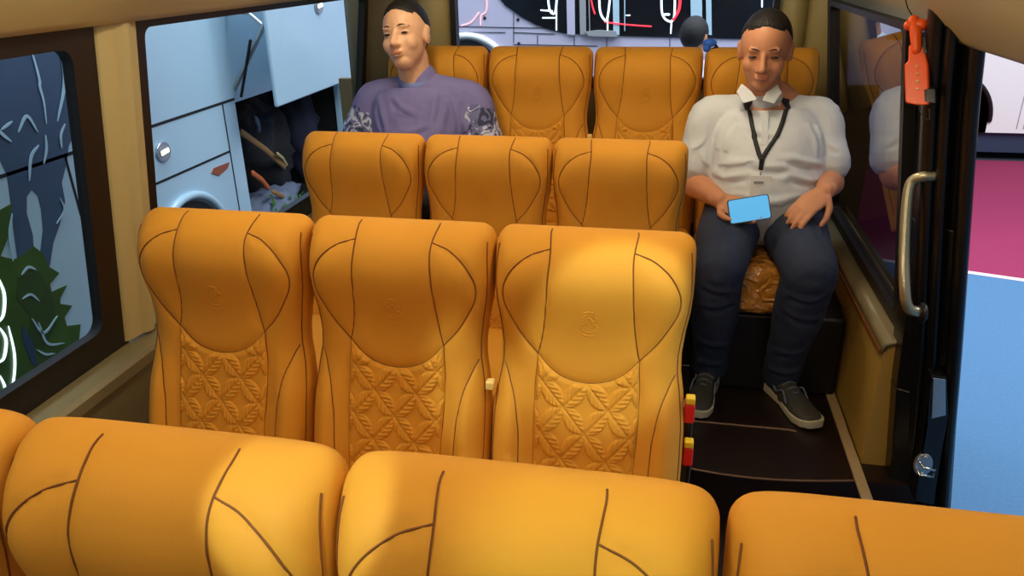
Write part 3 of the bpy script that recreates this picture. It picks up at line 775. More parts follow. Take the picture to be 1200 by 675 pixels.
tube(bm, P, (.015, .005), 8, side=(0, .25, 1)); obj('collar', bm, 'polo', man, True)
for Q in ([(869, 98, 2.55), (863, 108, 2.515), (871, 121, 2.47), (887, 117, 2.46), (881, 108, 2.50)], [(911, 99, 2.55), (916, 109, 2.515), (907, 122, 2.47), (893, 118, 2.46), (898, 108, 2.50)]):
    bm = bmesh.new(); prism(bm, [at(q[0], q[1], 1, q[2]) for q in Q], (0, -.007, .002)); bmesh.ops.triangulate(bm, faces=[f for f in bm.faces if len(f.verts) > 4]); obj('collar', bm, 'polo', man, bevel=.002)
bm = bmesh.new(); prism(bm, [V(.284, 2.478, 1.052), V(.304, 2.478, 1.052), V(.306, 2.424, .965), V(.286, 2.424, .965)], (0, -.004, 0)); obj('placket', bm, 'polo', man)
bm = bmesh.new()
tube(bm, [V(.325, 2.60, .70), V(.325, 2.58, .76), V(.325, 2.575, .79)], [(.155, .125), (.160, .130), (.155, .125)], 28, side=(1, 0, 0), sub=3)
for h_, k_, a_ in ((hipR, kR, aR), (hipL, kL, aL)):
    limb(bm, [h_, h_.lerp(k_, .4), h_.lerp(k_, .8), k_+V(0, .0, -.004)], [.098, .096, .084, .078], 22)
    limb(bm, [k_+V(0, .005, -.004), k_.lerp(a_, .22), k_.lerp(a_, .55), k_.lerp(a_, .85), a_+V(0, 0, -.012)], [.077, .074, .068, .060, .060], 22)
jn = obj('jeans', bm, 'jeans', man, True); remesh(jn, .006, 5); wrinkle(jn, .014, .12)
bake_folds(jn, [((.11, 2.14, .60), (.24, 2.13, .58), .010, .009), ((.12, 2.16, .52), (.24, 2.16, .54), .010, .008), ((.12, 2.22, .38), (.24, 2.21, .36), .010, .009), ((.12, 2.25, .29), (.25, 2.25, .28), .009, .009),
  ((.36, 2.13, .58), (.49, 2.13, .60), .010, .009), ((.36, 2.15, .53), (.48, 2.15, .50), .010, .008), ((.35, 2.21, .36), (.48, 2.20, .38), .010, .009), ((.35, 2.24, .28), (.48, 2.24, .29), .009, .009),
  ((.14, 2.40, .79), (.22, 2.22, .74), .010, .006), ((.40, 2.40, .79), (.46, 2.22, .74), .010, .006)])
shoe(man, (.205, 2.375, .17), (.140, 2.095, .17), .17); shoe(man, (.385, 2.365, .17), (.500, 2.095, .17), .17)
# lanyard with badge (hangs from the neck)
ly = thing('lanyard', 'black lanyard with a white name badge hanging on the polo shirt', 'lanyard', (0, 0, 0))
bm = bmesh.new()
for sg in (-1, 1):
    Q = [Vector(q) for q in catmull([V(.302+sg*.060, 2.61, 1.105), V(.302+sg*.064, 2.555, 1.085), V(.302+sg*.054, 2.490, 1.055), V(.298+sg*.036, 2.44, .995), V(.291+sg*.012, 2.41, .945), V(.290, 2.395, .922)], 8)]
    vs = []
    for i, q in enumerate(Q):
        d = (Q[min(i+1, len(Q)-1)]-Q[max(i-1, 0)]).normalized(); sd_ = d.cross(V(0, -1, .15)).normalized()*.0068
        vs.append([bm.verts.new(q-sd_), bm.verts.new(q), bm.verts.new(q+sd_)])
    for p_, q_ in zip(vs, vs[1:]):
        for k in (0, 1): bm.faces.new((p_[k], p_[k+1], q_[k+1], q_[k]))
o = obj('strap', bm, 'lanyard', ly, True)
sk = o.modifiers.new('wrap', 'SHRINKWRAP'); sk.target = shirt; sk.wrap_method = 'NEAREST_SURFACEPOINT'; sk.wrap_mode = 'OUTSIDE_SURFACE'; sk.offset = .004
so = o.modifiers.new('thick', 'SOLIDIFY'); so.thickness = .002
bm = bmesh.new(); box(bm, (.283, 2.385, .893), (.297, 2.398, .930)); obj('clip', bm, 'lanyard', ly, bevel=.003)
bm = bmesh.new(); tube(bm, [V(.290, 2.388, .893), V(.290, 2.383, .878)], .0022, 8); obj('hook', bm, 'chrome', ly, True)
bm = bmesh.new(); prism(bm, [V(.262, 2.378, .878), V(.322, 2.378, .880), V(.324, 2.370, .795), V(.264, 2.370, .793)], (0, -.003, 0)); o = obj('badge', bm, 'badge', ly)
bm = bmesh.new(); prism(bm, [V(.272, 2.3735, .862), V(.300, 2.3735, .863), V(.300, 2.3725, .856), V(.272, 2.3725, .855)], (0, -.002, 0)); obj('badge_print', bm, 'print_grey', o)
# phone
ph = thing('smartphone', 'phone with a light blue screen held in the seated man\'s hand', 'phone', (0, 0, 0))
c = V(.257, 2.285, .800); xd = V(.955, -.02, .22).normalized(); yd = V(-.25, .35, .80); yd = (yd-xd*yd.dot(xd)).normalized(); nd = xd.cross(yd)
def pq(x, y, z=0): return c+xd*x+yd*y+nd*z
bm = bmesh.new(); prism(bm, [pq(x, y, -.009) for x, y in rrect(-.060, .060, -.037, .037, .008, 4)], nd*.009); obj('body', bm, 'phone', ph)
bm = bmesh.new(); prism(bm, [pq(x, y, 0) for x, y in rrect(-.056, .057, -.034, .034, .006, 4)], nd*.0008); obj('screen', bm, 'screen', ph)
# ---- man in the sweatshirt
bm = bmesh.new()
hipR, hipL = V(-.95, 2.66, .77), V(-.79, 2.66, .77)
kR, kL = V(-.985, 2.335, .745), V(-.745, 2.335, .745)
aR, aL = V(-.97, 2.36, .28), V(-.76, 2.36, .28)
shR, shL = V(-1.050, 2.70, 1.018), V(-.680, 2.70, 1.022)
eR, eL = V(-1.130, 2.64, .80), V(-.605, 2.62, .80)
wR, wL = V(-.985, 2.45, .84), V(-.80, 2.45, .84)
hc2 = V(-.900, 2.665, 1.255); hf2 = (-.13, -.95, .14); hu2 = (-.13, .12, .98)
tube(bm, [V(-.87, 2.68, .74), V(-.87, 2.67, .85), V(-.872, 2.69, .97), V(-.875, 2.705, 1.045)], [(.13, .10), (.13, .10), (.145, .095), (.10, .06)], 24, side=(1, 0, 0), sub=4)
for s, e, w in ((shR, eR, wR), (shL, eL, wL)):
    limb(bm, [V(-.873, 2.70, 1.015), s, s.lerp(e, .5), e, e.lerp(w, .35), w], [.05, .048, .042, .037, .038, .026])
tube(bm, [V(-.876, 2.70, 1.03), V(-.885, 2.69, 1.10), hc2+V(.01, .02, -.075)], [(.064, .060), (.056, .056), (.056, .056)], 20, side=(1, 0, 0), sub=3)
for h_, k_, a_ in ((hipR, kR, aR), (hipL, kL, aL)):
    limb(bm, [h_, h_.lerp(k_, .5), k_], [.08, .07, .052]); limb(bm, [k_, k_.lerp(a_, .35), a_, a_+V(0, 0, -.03)], [.052, .05, .034, .034])
    limb(bm, [a_+V(0, .01, -.03), a_+V(0, -.08, -.05), a_+V(0, -.15, -.065)], [.034, .030, .022])
head(bm, hc2, hf2, hu2, 1.03)
hand(bm, wR, (.75, -.6, -.2), (.1, .1, -1), -1, (15, 25, 20)); hand(bm, wL, (-.75, -.6, -.2), (-.1, .1, -1), 1, (15, 25, 20))
man2 = obj('person', bm, 'skin_light', None, True); remesh(man2, .0042, 3)
tag(man2, 'man in a purple sweatshirt leaning back in the back row by the left window', 'person')
head_extra(man2, hc2, hf2, hu2, 1.03, .070)
bm = bmesh.new()
tube(bm, [V(-.87, 2.68, .78), V(-.87, 2.65, .86), V(-.872, 2.665, .94), V(-.872, 2.685, 1.025), V(-.872, 2.70, 1.070), V(-.876, 2.70, 1.095)], [(.165, .125), (.170, .135), (.178, .125), (.178, .108), (.125, .085), (.070, .066)], 32, side=(1, 0, 0), sub=4)
for s, e, w in ((shR, eR, wR), (shL, eL, wL)):
    tube(bm, [V(-.873, 2.70, 1.075), V(-.873, 2.70, 1.065).lerp(s, .65)+V(0, 0, .012), s, s.lerp(e, .3), s.lerp(e, .6), e, e.lerp(w, .4), e.lerp(w, .9)], [.05, .062, .070, .069, .068, .062, .055, .044], 20, sub=4)
sw = obj('sweatshirt', bm, 'sweat', man2, True); remesh(sw, .005, 5); wrinkle(sw, .014, .13)
bake_folds(sw, [((-1.02, 2.60, 1.06), (-.96, 2.56, .92), .011, .010), ((-.76, 2.60, 1.08), (-.80, 2.56, .90), .011, .010), ((-.95, 2.58, 1.05), (-.86, 2.56, .99), .010, .006), ((-.73, 2.62, 1.06), (-.70, 2.60, .93), .010, .009), ((-.90, 2.54, .93), (-.80, 2.54, .96), .010, .006)])
for s, e, w in ((shR, eR, wR), (shL, eL, wL)):
    bm = bmesh.new(); tube(bm, [s.lerp(e, .22), s.lerp(e, .60), s.lerp(e, .9), e, e.lerp(w, .3), e.lerp(w, .85)], [.072, .077, .074, .070, .065, .050], 22, sub=4)
    o = obj('sleeve', bm, 'camo', man2, True); o['label'] = 'pale camouflage print sleeve'; wrinkle(o, .02, .06)
bm = bmesh.new(); P = [V(-.880+.060*math.cos(2*PI*k/24), 2.688+.058*math.sin(2*PI*k/24), 1.108+.022*math.sin(2*PI*k/24)) for k in range(25)]
tube(bm, P, (.013, .007), 8, side=(0, .2, 1)); obj('collar', bm, 'sweat_collar', man2, True)
bm = bmesh.new()
tube(bm, [V(-.87, 2.68, .74), V(-.87, 2.67, .80)], [(.145, .115), (.145, .115)], 24, side=(1, 0, 0), sub=3)
for h_, k_, a_ in ((hipR, kR, aR), (hipL, kL, aL)):
    limb(bm, [h_, h_.lerp(k_, .4), k_], [.090, .085, .070], 20); limb(bm, [k_, k_.lerp(a_, .3), k_.lerp(a_, .7), a_], [.070, .070, .060, .055], 20)
jn = obj('trousers', bm, 'bag_navy', man2, True); remesh(jn, .007, 4); wrinkle(jn, .015, .06)
shoe(man2, (-.97, 2.42, .17), (-.98, 2.16, .17), .17); shoe(man2, (-.76, 2.42, .17), (-.75, 2.16, .17), .17)
# ------------------------------------------------------------------ small blue clip between back row seats
bc = thing('plastic_clip', 'small bright blue and black clip in the gap between two back row seats', 'clip', (0, 0, 0))
p = at(831, 58, 1, 2.885)
bm = bmesh.new(); ball(bm, p+V(0, 0, .022), (.026, .014, .014), seg=14); ball(bm, p+V(-.008, 0, .006), (.014, .012, .016), seg=12); o = obj('clip_head', bm, 'blue', bc, True); remesh(o, .003, 2)
bm = bmesh.new(); tube(bm, [p+V(.014, .004, .018), p+V(.026, .004, .010), p+V(.002, .004, -.012), p+V(0, .004, -.035)], [.008, .007, .008, .005], 10); obj('clip_stem', bm, 'black', bc, True)
# ------------------------------------------------------------------ HALL: ground
GZ = -.40
def poly_plane(name, pts, m, z, th=.02):
    bm = bmesh.new(); prism(bm, [(x, y, z-th) for x, y in pts], (0, 0, th)); return struct(obj(name, bm, m))
poly_plane('trim_20', [(-12, -6), (14, -6), (14, 16), (-12, 16)], 'hall_floor', GZ-.02)
def sl(x): return 5.019+(x-1.924)*(4.926-5.019)/(2.236-1.924)
poly_plane('trim_21', [(.85, -3), (8, -3), (8, sl(8)), (.85, sl(.85))], 'carpet_blue', GZ)
poly_plane('trim_22', [(.85, sl(.85)+.05), (8, sl(8)+.05), (8, 8.15), (.85, 8.15)], 'carpet_magenta', GZ)
poly_plane('trim_23', [(.85, sl(.85)), (8, sl(8)), (8, sl(8)+.05), (.85, sl(.85)+.05)], 'line_white', GZ+.002)
# ------------------------------------------------------------------ HALL: bus parked on the left
BXP = -2.4
pb = thing('parked_bus', 'white bus outside the left windows with a leafy mural and open luggage flap', 'bus', (0, 0, 0))
def side(px, py, X=BXP): 
    v = at(px, py, 0, X); return v
OY0, OY1, OZ0, OZ1 = 4.03, 5.52, -.12, .765
bm = bmesh.new()
box(bm, (-2.46, -2, -.15), (BXP, OY0, 2.6)); box(bm, (-2.46, OY0, OZ1), (BXP, OY1, 2.6)); box(bm, (-2.46, OY1, -.15), (BXP, 9.5, 2.6)); box(bm, (-2.46, OY0, -.15), (BXP, OY1, OZ0))
box(bm, (-4.6, -2, 2.5), (-2.46, 9.5, 2.6)); box(bm, (-4.6, -2, -.15), (-4.54, 9.5, 2.6))
obj('side_panel', bm, 'bus_white', pb)
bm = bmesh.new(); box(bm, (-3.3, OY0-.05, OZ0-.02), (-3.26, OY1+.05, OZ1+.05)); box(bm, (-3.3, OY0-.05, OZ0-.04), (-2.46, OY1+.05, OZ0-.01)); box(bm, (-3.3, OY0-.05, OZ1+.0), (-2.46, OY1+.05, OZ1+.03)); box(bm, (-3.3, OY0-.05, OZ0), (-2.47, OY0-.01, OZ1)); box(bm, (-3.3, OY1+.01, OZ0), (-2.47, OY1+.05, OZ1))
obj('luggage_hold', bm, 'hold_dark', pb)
def gline(Y0, z0, Y1, z1, w=.011):
    bm = bmesh.new(); d = V(0, Y1-Y0, z1-z0).normalized(); s = V(0, -d.z, d.y)*w/2
    prism(bm, [V(BXP, Y0, z0)-s, V(BXP, Y1, z1)-s, V(BXP, Y1, z1)+s, V(BXP, Y0, z0)+s], (.002, 0, 0)); obj('panel_gap', bm, 'groove', pb)
gline(.5, .778, 4.03, .785, .014); gline(3.0, .517, 3.90, .517, .012); gline(3.90, .78, 3.90, -.1, .010); gline(2.69, .777, 2.72, -.12, .012); gline(2.72, .53, 2.80, .53, .010)
gline(5.52, .765, 9, .765, .012)
# the raised flap
bm = bmesh.new(); box(bm, (-2.125, 3.955, .755), (-2.100, 5.46, 1.62)); o = obj('luggage_flap', bm, 'bus_white', pb, bevel=.012)
o['label'] = 'white luggage flap swung up and out'
bm = bmesh.new(); tube(bm, [V(-2.40, 4.05, .84), V(-2.28, 4.06, 1.02), V(-2.15, 4.07, 1.22)], .014, 8); tube(bm, [V(-2.40, 4.08, 1.25), V(-2.26, 4.07, 1.24), V(-2.14, 4.07, 1.14)], .012, 8); obj('hinge_arm', bm, 'steel', pb, True)
bm = bmesh.new(); tube(bm, [V(-2.36, 4.04, .80), V(-2.25, 4.03, 1.1)], .009, 8); obj('gas_strut', bm, 'black', pb, True)
bm = bmesh.new(); tube(bm, [V(-2.12, 5.43, .78), V(-2.20, 5.43, .70), V(-2.30, 5.46, .60), V(-2.40, 5.50, .62)], .008, 8, sub=4); obj('flap_cable', bm, 'black', pb, True)
def marker(Y, z, X, parent):
    bm = bmesh.new(); P = [V(X, Y+.055*math.cos(2*PI*k/24), z+.048*math.sin(2*PI*k/24)) for k in range(24)]; prism(bm, P, (.012, 0, 0)); o = obj('marker_lamp', bm, 'chrome', parent, bevel=.004)
    bm = bmesh.new(); P = [V(X+.012, Y+.038*math.cos(2*PI*k/24), z+.030*math.sin(2*PI*k/24)) for k in range(24)]; prism(bm, P, (.003, 0, 0)); obj('lens', bm, 'print_grey', o)
    bm = bmesh.new(); prism(bm, [V(X+.015, Y-.028, z-.012), V(X+.015, Y+.030, z-.006), V(X+.015, Y+.030, z+.014), V(X+.015, Y-.028, z+.008)], (.003, 0, 0)); obj('bulb', bm, 'lamp_glow', o)
marker(3.31, .652, BXP, pb); marker(4.61, 1.245, -2.10, pb)
q = [side(247, 203), (side(250, 197)), side(268, 190), side(266, 197), side(256, 206)]
decal('reflector', q, 'reflector', (.006, 0, 0), pb)
# wheel with pale arch
bm = bmesh.new(); prism(bm, [V(BXP, 3.42+.30*math.cos(2*PI*k/40), .06+.30*math.sin(2*PI*k/40)) for k in range(40)], (.006, 0, 0)); obj('wheel_well', bm, 'groove', pb)
bm = bmesh.new(); tube(bm, [V(BXP+.01, 3.42+.33*math.cos(PI*k/24), .06+.33*math.sin(PI*k/24)) for k in range(25)], .022, 10); obj('wheel_arch', bm, 'bus_white', pb, True)
bm = bmesh.new(); tube(bm, [V(BXP+.0, 3.42, -.08), V(BXP+.05, 3.42, -.08)], .30, 32, flat=True); obj('wheel', bm, 'tyre', pb)
# side windows high up and the mural
bm = bmesh.new(); box(bm, (BXP, -1.6, 1.75), (BXP+.006, 9.2, 2.35)); obj('bus_window', bm, 'bus_pane', pb)
def mural(pts, m, th=.002, name='mural_shape'): return decal(name, [side(*p) for p in pts], m, (th, 0, 0), pb)
mural([(-60, 20), (60, -40), (108, -30), (104, 60), (100, 120), (88, 152), (80, 172), (78, 190), (72, 214), (76, 236), (70, 262), (62, 285), (58, 312), (45, 312), (50, 270), (48, 246), (44, 229), (37, 222), (31, 231), (31, 250), (38, 275), (40, 302), (20, 302), (16, 270), (12, 235), (8, 205), (0, 188), (-60, 185)], 'mural_dark')
mural([(-60, 255), (-8, 250), (14, 238), (12, 256), (9, 278), (0, 300), (16, 304), (26, 299), (38, 288), (50, 297), (56, 312), (69, 320), (58, 333), (60, 342), (78, 334), (70, 350), (70, 356), (84, 358), (75, 372), (78, 382), (94, 380), (92, 398), (70, 440), (40, 520), (-60, 560)], 'mural_green', .003)
mural([(20, 325), (45, 318), (60, 345), (66, 380), (50, 410), (30, 400), (35, 370), (18, 350)], 'mural_deep', .004)
mural([(24, 380), (38, 400), (44, 430), (36, 425), (26, 400)], 'mural_slate', .0045)
def stroke(P, m='mural_light', r=2.0, X=BXP+.004, nm='mural_line'):
    Q = catmull([(a, b) for a, b in P], 5); n = len(Q); bm = bmesh.new(); sc = .0013*r
    pts = [side(a, b) for a, b in Q]; rr = [(sc*(.25+.75*math.sin(PI*k/(n-1))**.7), .001) for k in range(n)]
    v = []
    for i, p in enumerate(pts):
        d = (pts[min(i+1, n-1)]-pts[max(i-1, 0)]).normalized(); s = V(0, -d.z, d.y).normalized()*rr[i][0]; p = V(X, p.y, p.z)
        v.append([bm.verts.new(p-s), bm.verts.new(p+s), bm.verts.new(p+s+V(.003, 0, 0)), bm.verts.new(p-s+V(.003, 0, 0))])
    for a, b in zip(v, v[1:]):
        for k in range(4): bm.faces.new((a[k], a[(k+1) % 4], b[(k+1) % 4], b[k]))
    bm.faces.new(v[0]); bm.faces.new(v[-1][::-1])
    return obj(nm, bm, m, pb)
for P, r in (([(33, 52), (40, 75), (45, 95), (45, 101), (50, 120), (53, 145)], 4.5), ([(64, 40), (72, 70), (74, 100), (66, 142)], 7), ([(78, 50), (73, 80), (78, 98), (90, 116)], 4), ([(20, 155), (30, 136), (43, 155)], 5), ([(0, 152), (13, 142)], 4), ([(-5, 150), (2, 158), (12, 166)], 5), ([(75, 145), (70, 158), (71, 174)], 4.5), ([(52, 158), (53, 175), (50, 192)], 4.5), ([(44, 170), (35, 184), (33, 212)], 5), ([(69, 232), (74, 246), (65, 262)], 3), ([(13, 250), (10, 275), (14, 306)], 4), ([(24, 322), (32, 313), (41, 316)], 4), ([(25, 350), (35, 345), (45, 353)], 3.5), ([(36, 373), (50, 390), (66, 370)], 4), ([(44, 378), (54, 402), (74, 402)], 4), ([(42, 410), (52, 415), (63, 414)], 3.5)): stroke(P, 'mural_light', r)
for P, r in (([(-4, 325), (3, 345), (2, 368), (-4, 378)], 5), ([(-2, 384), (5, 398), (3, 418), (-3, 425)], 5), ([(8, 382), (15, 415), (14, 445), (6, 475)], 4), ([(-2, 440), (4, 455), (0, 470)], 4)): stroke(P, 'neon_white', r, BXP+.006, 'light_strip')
# things lying in the luggage hold
def lump(bm, c, r, seed, rough=.25):
    b0 = len(bm.verts); ball(bm, c, r, seg=28); bm.verts.ensure_lookup_table(); c = Vector(c)
    for v in bm.verts[b0:]:
        d = v.co-c; v.co = c+d*(1+rough*noise.noise(d*9+V(seed, 0, 0))+.5*rough*noise.noise(d*22+V(0, seed, 0)))
bm = bmesh.new(); lump(bm, (-2.80, 4.80, .29), (.26, .30, .36), 3); o = obj('duffel_bag', bm, 'bag_black', None, True); tag(o, 'large black bag in the middle of the open luggage hold', 'bag')
bm = bmesh.new(); lump(bm, (-2.70, 5.32, .33), (.17, .16, .36), 8); o = obj('cloth_bundle', bm, 'bag_navy', None, True); tag(o, 'navy cloth bundle at the far end of the open luggage hold', 'bundle')
bm = bmesh.new(); lump(bm, (-2.60, 4.55, -.01), (.14, .42, .10), 5, .35); o = obj('crumpled_cloth', bm, 'cloth_grey', None, True); tag(o, 'crumpled grey cloth on the floor of the luggage hold', 'cloth')
def bar(px0, py0, px1, py1, m, w, lab, cat, nm, X=-2.46):
    a, b = at(px0, py0, 0, X), at(px1, py1, 0, X-.06); bm = bmesh.new(); tube(bm, [a, a.lerp(b, .5)+V(0, .01, .006), b], (w, w*.6), 8); o = obj(nm, bm, m, None, True); tag(o, lab, cat)
bar(283, 155, 333, 195, 'wood_bar', .022, 'long tan wooden bar slanting across the luggage hold', 'bar', 'wooden_bar')
bar(325, 180, 336, 193, 'beige', .012, 'short pale wooden bar at the lower tip of the long one', 'bar', 'wooden_bar')
bar(320, 225, 342, 238, 'wood_bar', .016, 'wooden bar lying low in the hold near the leaves', 'bar', 'wooden_bar')
bar(296, 203, 314, 220, 'orange_cloth', .020, 'orange strap lying at the left edge of the luggage hold', 'strap', 'cloth_strap')
bar(300, 140, 303, 152, 'cloth_grey', .022, 'grey plastic wrap near the top of the luggage hold', 'wrap', 'plastic_wrap')
bm = bmesh.new()
rs = random.Random(4)
for k in range(60):
    p = at(rs.uniform(318, 362), rs.uniform(228, 246), 0, -2.5+rs.uniform(-.08, .06)); a = rs.uniform(0, 6.3); L = rs.uniform(.03, .07)
    d = V(rs.uniform(-.3, .6), math.cos(a), math.sin(a)*.7).normalized(); s = d.cross(V(1, .2, .1)).normalized()*L*.25
    prism(bm, [p, p+d*L*.5+s, p+d*L, p+d*L*.5-s], V(.002, 0, 0))
o = obj('leafy_branches', bm, 'leaf'); tag(o, 'bunch of green leaves at the bottom of the luggage hold', 'leaves'); o['kind'] = 'stuff'
# ------------------------------------------------------------------ HALL: bus behind the rear window
RY = 5.5
rb = thing('display_bus', 'pale bus behind the rear window with dark panes and white and red light loops', 'bus', (0, 0, 0))
def rp(px, py, Y=RY): return at(px, py, 1, Y)
bm = bmesh.new(); box(bm, (-2.2, RY, -.2), (1.35, RY+2.2, 2.6)); obj('body', bm, 'bus_lilac', rb)
decal('bus_window', [rp(*p, RY-.001) for p in [(560, -60), (578, -12), (592, 6), (610, 19), (628, 29), (645, 35), (662, 39), (700, 41), (760, 43), (840, 45), (975, 47), (985, -60)]], 'bus_pane', (0, -.008, 0), rb)
for a, b, m in ((663, 674, 'bus_lilac'), (678, 687, 'print_grey'), (717, 726, 'bus_white'), (808, 823, 'bus_white'), (826, 834, 'bus_white')):
    decal('window_pillar', [rp(a, -60, RY-.009), rp(b-1, -60, RY-.009), rp(b, 41, RY-.009), rp(a+2, 40, RY-.009)], m, (0, -.012, 0), rb)
decal('sill_ledge', [rp(686, 37, RY-.012), rp(700, 35, RY-.012), (rp(722, 36, RY-.012)), rp(724, 43, RY-.012), rp(690, 42, RY-.012)], 'print_grey', (0, -.02, 0), rb)
def loop(P, m, r=1.6, nm='light_loop', Y=RY-.022, sub=4):
    bm = bmesh.new(); tube(bm, [rp(a, b, Y) for a, b in P], .0042*r, 6, sub=sub); obj(nm, bm, m, rb, True)
for P in ([(642, -14), (643, 6), (646, 15), (651, 13), (653, -14)], [(702, -14), (703, 12), (708, 23), (712, 20), (716, -14)], [(775, -12), (776, 16), (784, 25), (790, 20), (791, -12)]): loop(P, 'neon_white')
for a, b in (((652, -10), (652, 35)), ((634, 12), (647, 13)), ((636, 21), (651, 21)), ((712, 22), (712, 37)), ((787, 24), (786, 39)), ((893, -10), (893, 8))): loop([a, b], 'neon_white', 1.1, 'light_strip', sub=0)
loop([(732, -10), (732, 36)], 'bus_white', .9, 'window_rod', sub=0); loop([(690, -10), (691, 36)], 'print_grey', .9, 'window_rod', sub=0)
loop([(797, -12), (796, 10), (789, 23)], 'neon_red', 2.2); loop([(691, -12), (694, 6), (697, 16)], 'neon_red', 1.2)
loop([(709, 26), (735, 29), (763, 31)], 'neon_red', 1.1, 'light_strip')
loop([(779, 17), (784, 17)], 'neon_white', 1.6, 'light_dot', sub=0); loop([(734, 18), (738, 18)], 'neon_white', .9, 'light_dot', sub=0)
loop([(541, 30), (552, 26), (561, 15)], 'neon_pink', 1.0, 'light_strip', RY-.004); loop([(570, -12), (570, 12), (564, 18), (563, 29)], 'neon_pink', 1.0, 'light_strip', RY-.004)
for a, b in (((532, 31), (640, 33)), ((532, 38), (592, 38)), ((602, 15), (602, 50)), ((602, 38), (650, 40)), ((630, 41), (630, 52)), ((673, 42), (673, 54)), ((711, 44), (711, 55)), ((785, 45), (785, 56)), ((602, 52), (700, 54))):
    loop([a, b], 'groove', .55, 'panel_gap', RY-.002, 0)
for p in ((568, 21), (607, 23), (608, 51)): bm = bmesh.new(); ball(bm, rp(*p, RY-.002), (.011, .006, .011), seg=10); obj('bolt', bm, 'groove', rb, True)
c = rp(548, 88, RY)
bm = bmesh.new(); prism(bm, [c+V(.24*math.cos(2*PI*k/40), -.001, .24*math.sin(2*PI*k/40)) for k in range(40)], (0, -.01, 0)); obj('wheel_well', bm, 'groove', rb)
bm = bmesh.new(); tube(bm, [c+V(.30*math.cos(PI*k/24), -.01, .27*math.sin(PI*k/24)) for k in range(25)], .024, 8); obj('wheel_arch', bm, 'car_white', rb, True)
bm = bmesh.new(); tube(bm, [c+V(0, .0, -.12), c+V(0, -.06, -.12)], .26, 30, flat=True); obj('wheel', bm, 'tyre', rb)
# person outside behind the rear window: only the top of the head shows
bm = bmesh.new(); hc3 = at(814, 44, 1, 4.6); hx = hc3.x
tube(bm, [V(hx, 4.62, .38), V(hx, 4.62, .60), V(hx, 4.62, .80), V(hx, 4.62, .88)], [(.13, .09), (.14, .10), (.16, .10), (.08, .07)], 20, side=(1, 0, 0), sub=3)
for sg in (-1, 1):
    limb(bm, [V(hx+sg*.1, 4.62, .85), V(hx+sg*.19, 4.62, .80), V(hx+sg*.22, 4.62, .55), V(hx+sg*.22, 4.58, .33)], [.05, .05, .04, .028]); hand(bm, V(hx+sg*.22, 4.58, .32), (0, -.05, -1), (-sg, 0, 0), 1, (10, 15, 15))
    limb(bm, [V(hx+sg*.08, 4.62, .40), V(hx+sg*.09, 4.61, 0), V(hx+sg*.09, 4.63, -.33)], [.085, .055, .036]); limb(bm, [V(hx+sg*.09, 4.63, -.35), V(hx+sg*.10, 4.48, -.37)], [.034, .028])
limb(bm, [V(hx, 4.62, .85), hc3+V(0, .01, -.05)], [.055, .05])
head(bm, hc3, (.5, .85, -.1), (0, 0, 1), .95); p3 = obj('person', bm, 'skin', None, True); remesh(p3, .008, 3); tag(p3, 'person with black hair standing outside behind the back row, only the head top showing', 'person')
head_extra(p3, hc3, (.5, .85, -.1), (0, 0, 1), .97, .03)
bm = bmesh.new(); tube(bm, [V(hx, 4.62, .36), V(hx, 4.62, .60), V(hx, 4.62, .80), V(hx, 4.62, .89)], [(.15, .11), (.16, .12), (.18, .12), (.09, .08)], 20, side=(1, 0, 0), sub=3)
for sg in (-1, 1): limb(bm, [V(hx+sg*.1, 4.62, .85), V(hx+sg*.19, 4.62, .80), V(hx+sg*.215, 4.62, .60)], [.06, .062, .055])
o = obj('shirt', bm, 'polo', p3, True); remesh(o, .008, 3)
bm = bmesh.new()
for sg in (-1, 1): limb(bm, [V(hx+sg*.08, 4.62, .42), V(hx+sg*.09, 4.61, 0), V(hx+sg*.09, 4.63, -.31)], [.10, .075, .055])
o = obj('trousers', bm, 'bag_black', p3, True); remesh(o, .008, 3)
# ------------------------------------------------------------------ HALL: white vehicle on the far carpet
wv = thing('white_van', 'white vehicle with a black wheel arch seen through the open door', 'van', (0, 0, 0))
VY = 8.2; ac = V(2.64, VY, -.02); ar = .40
out = [V(1.2, VY, -.14), V(ac.x-ar, VY, -.14)]+[V(ac.x-ar*math.cos(PI*k/20), VY, ac.z-.0+ar*1.05*math.sin(PI*k/20)) for k in range(1, 20)]+[V(ac.x+ar, VY, -.14), V(7.5, VY, -.14), V(7.5, VY, 1.9), V(1.5, VY, 1.9), V(1.2, VY, .5)]
bm = bmesh.new(); prism(bm, out, (0, 1.7, 0)); bmesh.ops.triangulate(bm, faces=[f for f in bm.faces if len(f.verts) > 4]); obj('body', bm, 'car_white', wv)
bm = bmesh.new(); box(bm, (1.25, VY+.05, -.34), (7.4, VY+1.6, -.13)); obj('underbody_shade', bm, 'dark_blue', wv)  # dark blue colour stands in for the shadow band below the body
bm = bmesh.new(); tube(bm, [V(ac.x-.02, VY+.05, -.08), V(ac.x-.02, VY+.28, -.08)], .32, 36, flat=True); obj('wheel', bm, 'tyre', wv, bevel=.02)
bm = bmesh.new(); tube(bm, [V(ac.x-.02, VY+.03, -.08), V(ac.x-.02, VY+.06, -.08)], .19, 30, flat=True); obj('wheel_rim', bm, 'steel', wv)
bm = bmesh.new(); tube(bm, [ac+V(-(ar+.01)*math.cos(PI*k/24), -.01, (ar+.01)*1.05*math.sin(PI*k/24)) for k in range(25)], .022, 8); obj('arch_trim', bm, 'black', wv, True)
bm = bmesh.new(); box(bm, (1.8, VY-.008, .72), (7.3, VY, 1.6)); obj('window_band', bm, 'bus_pane', wv)
for x in (3.30, 3.36): bm = bmesh.new(); box(bm, (x, VY-.003, -.1), (x+.008, VY, .70)); obj('panel_gap', bm, 'print_grey', wv)
bm = bmesh.new(); ball(bm, V(3.42, VY, .16), (.02, .01, .02), seg=12); obj('filler_knob', bm, 'black', wv, True)
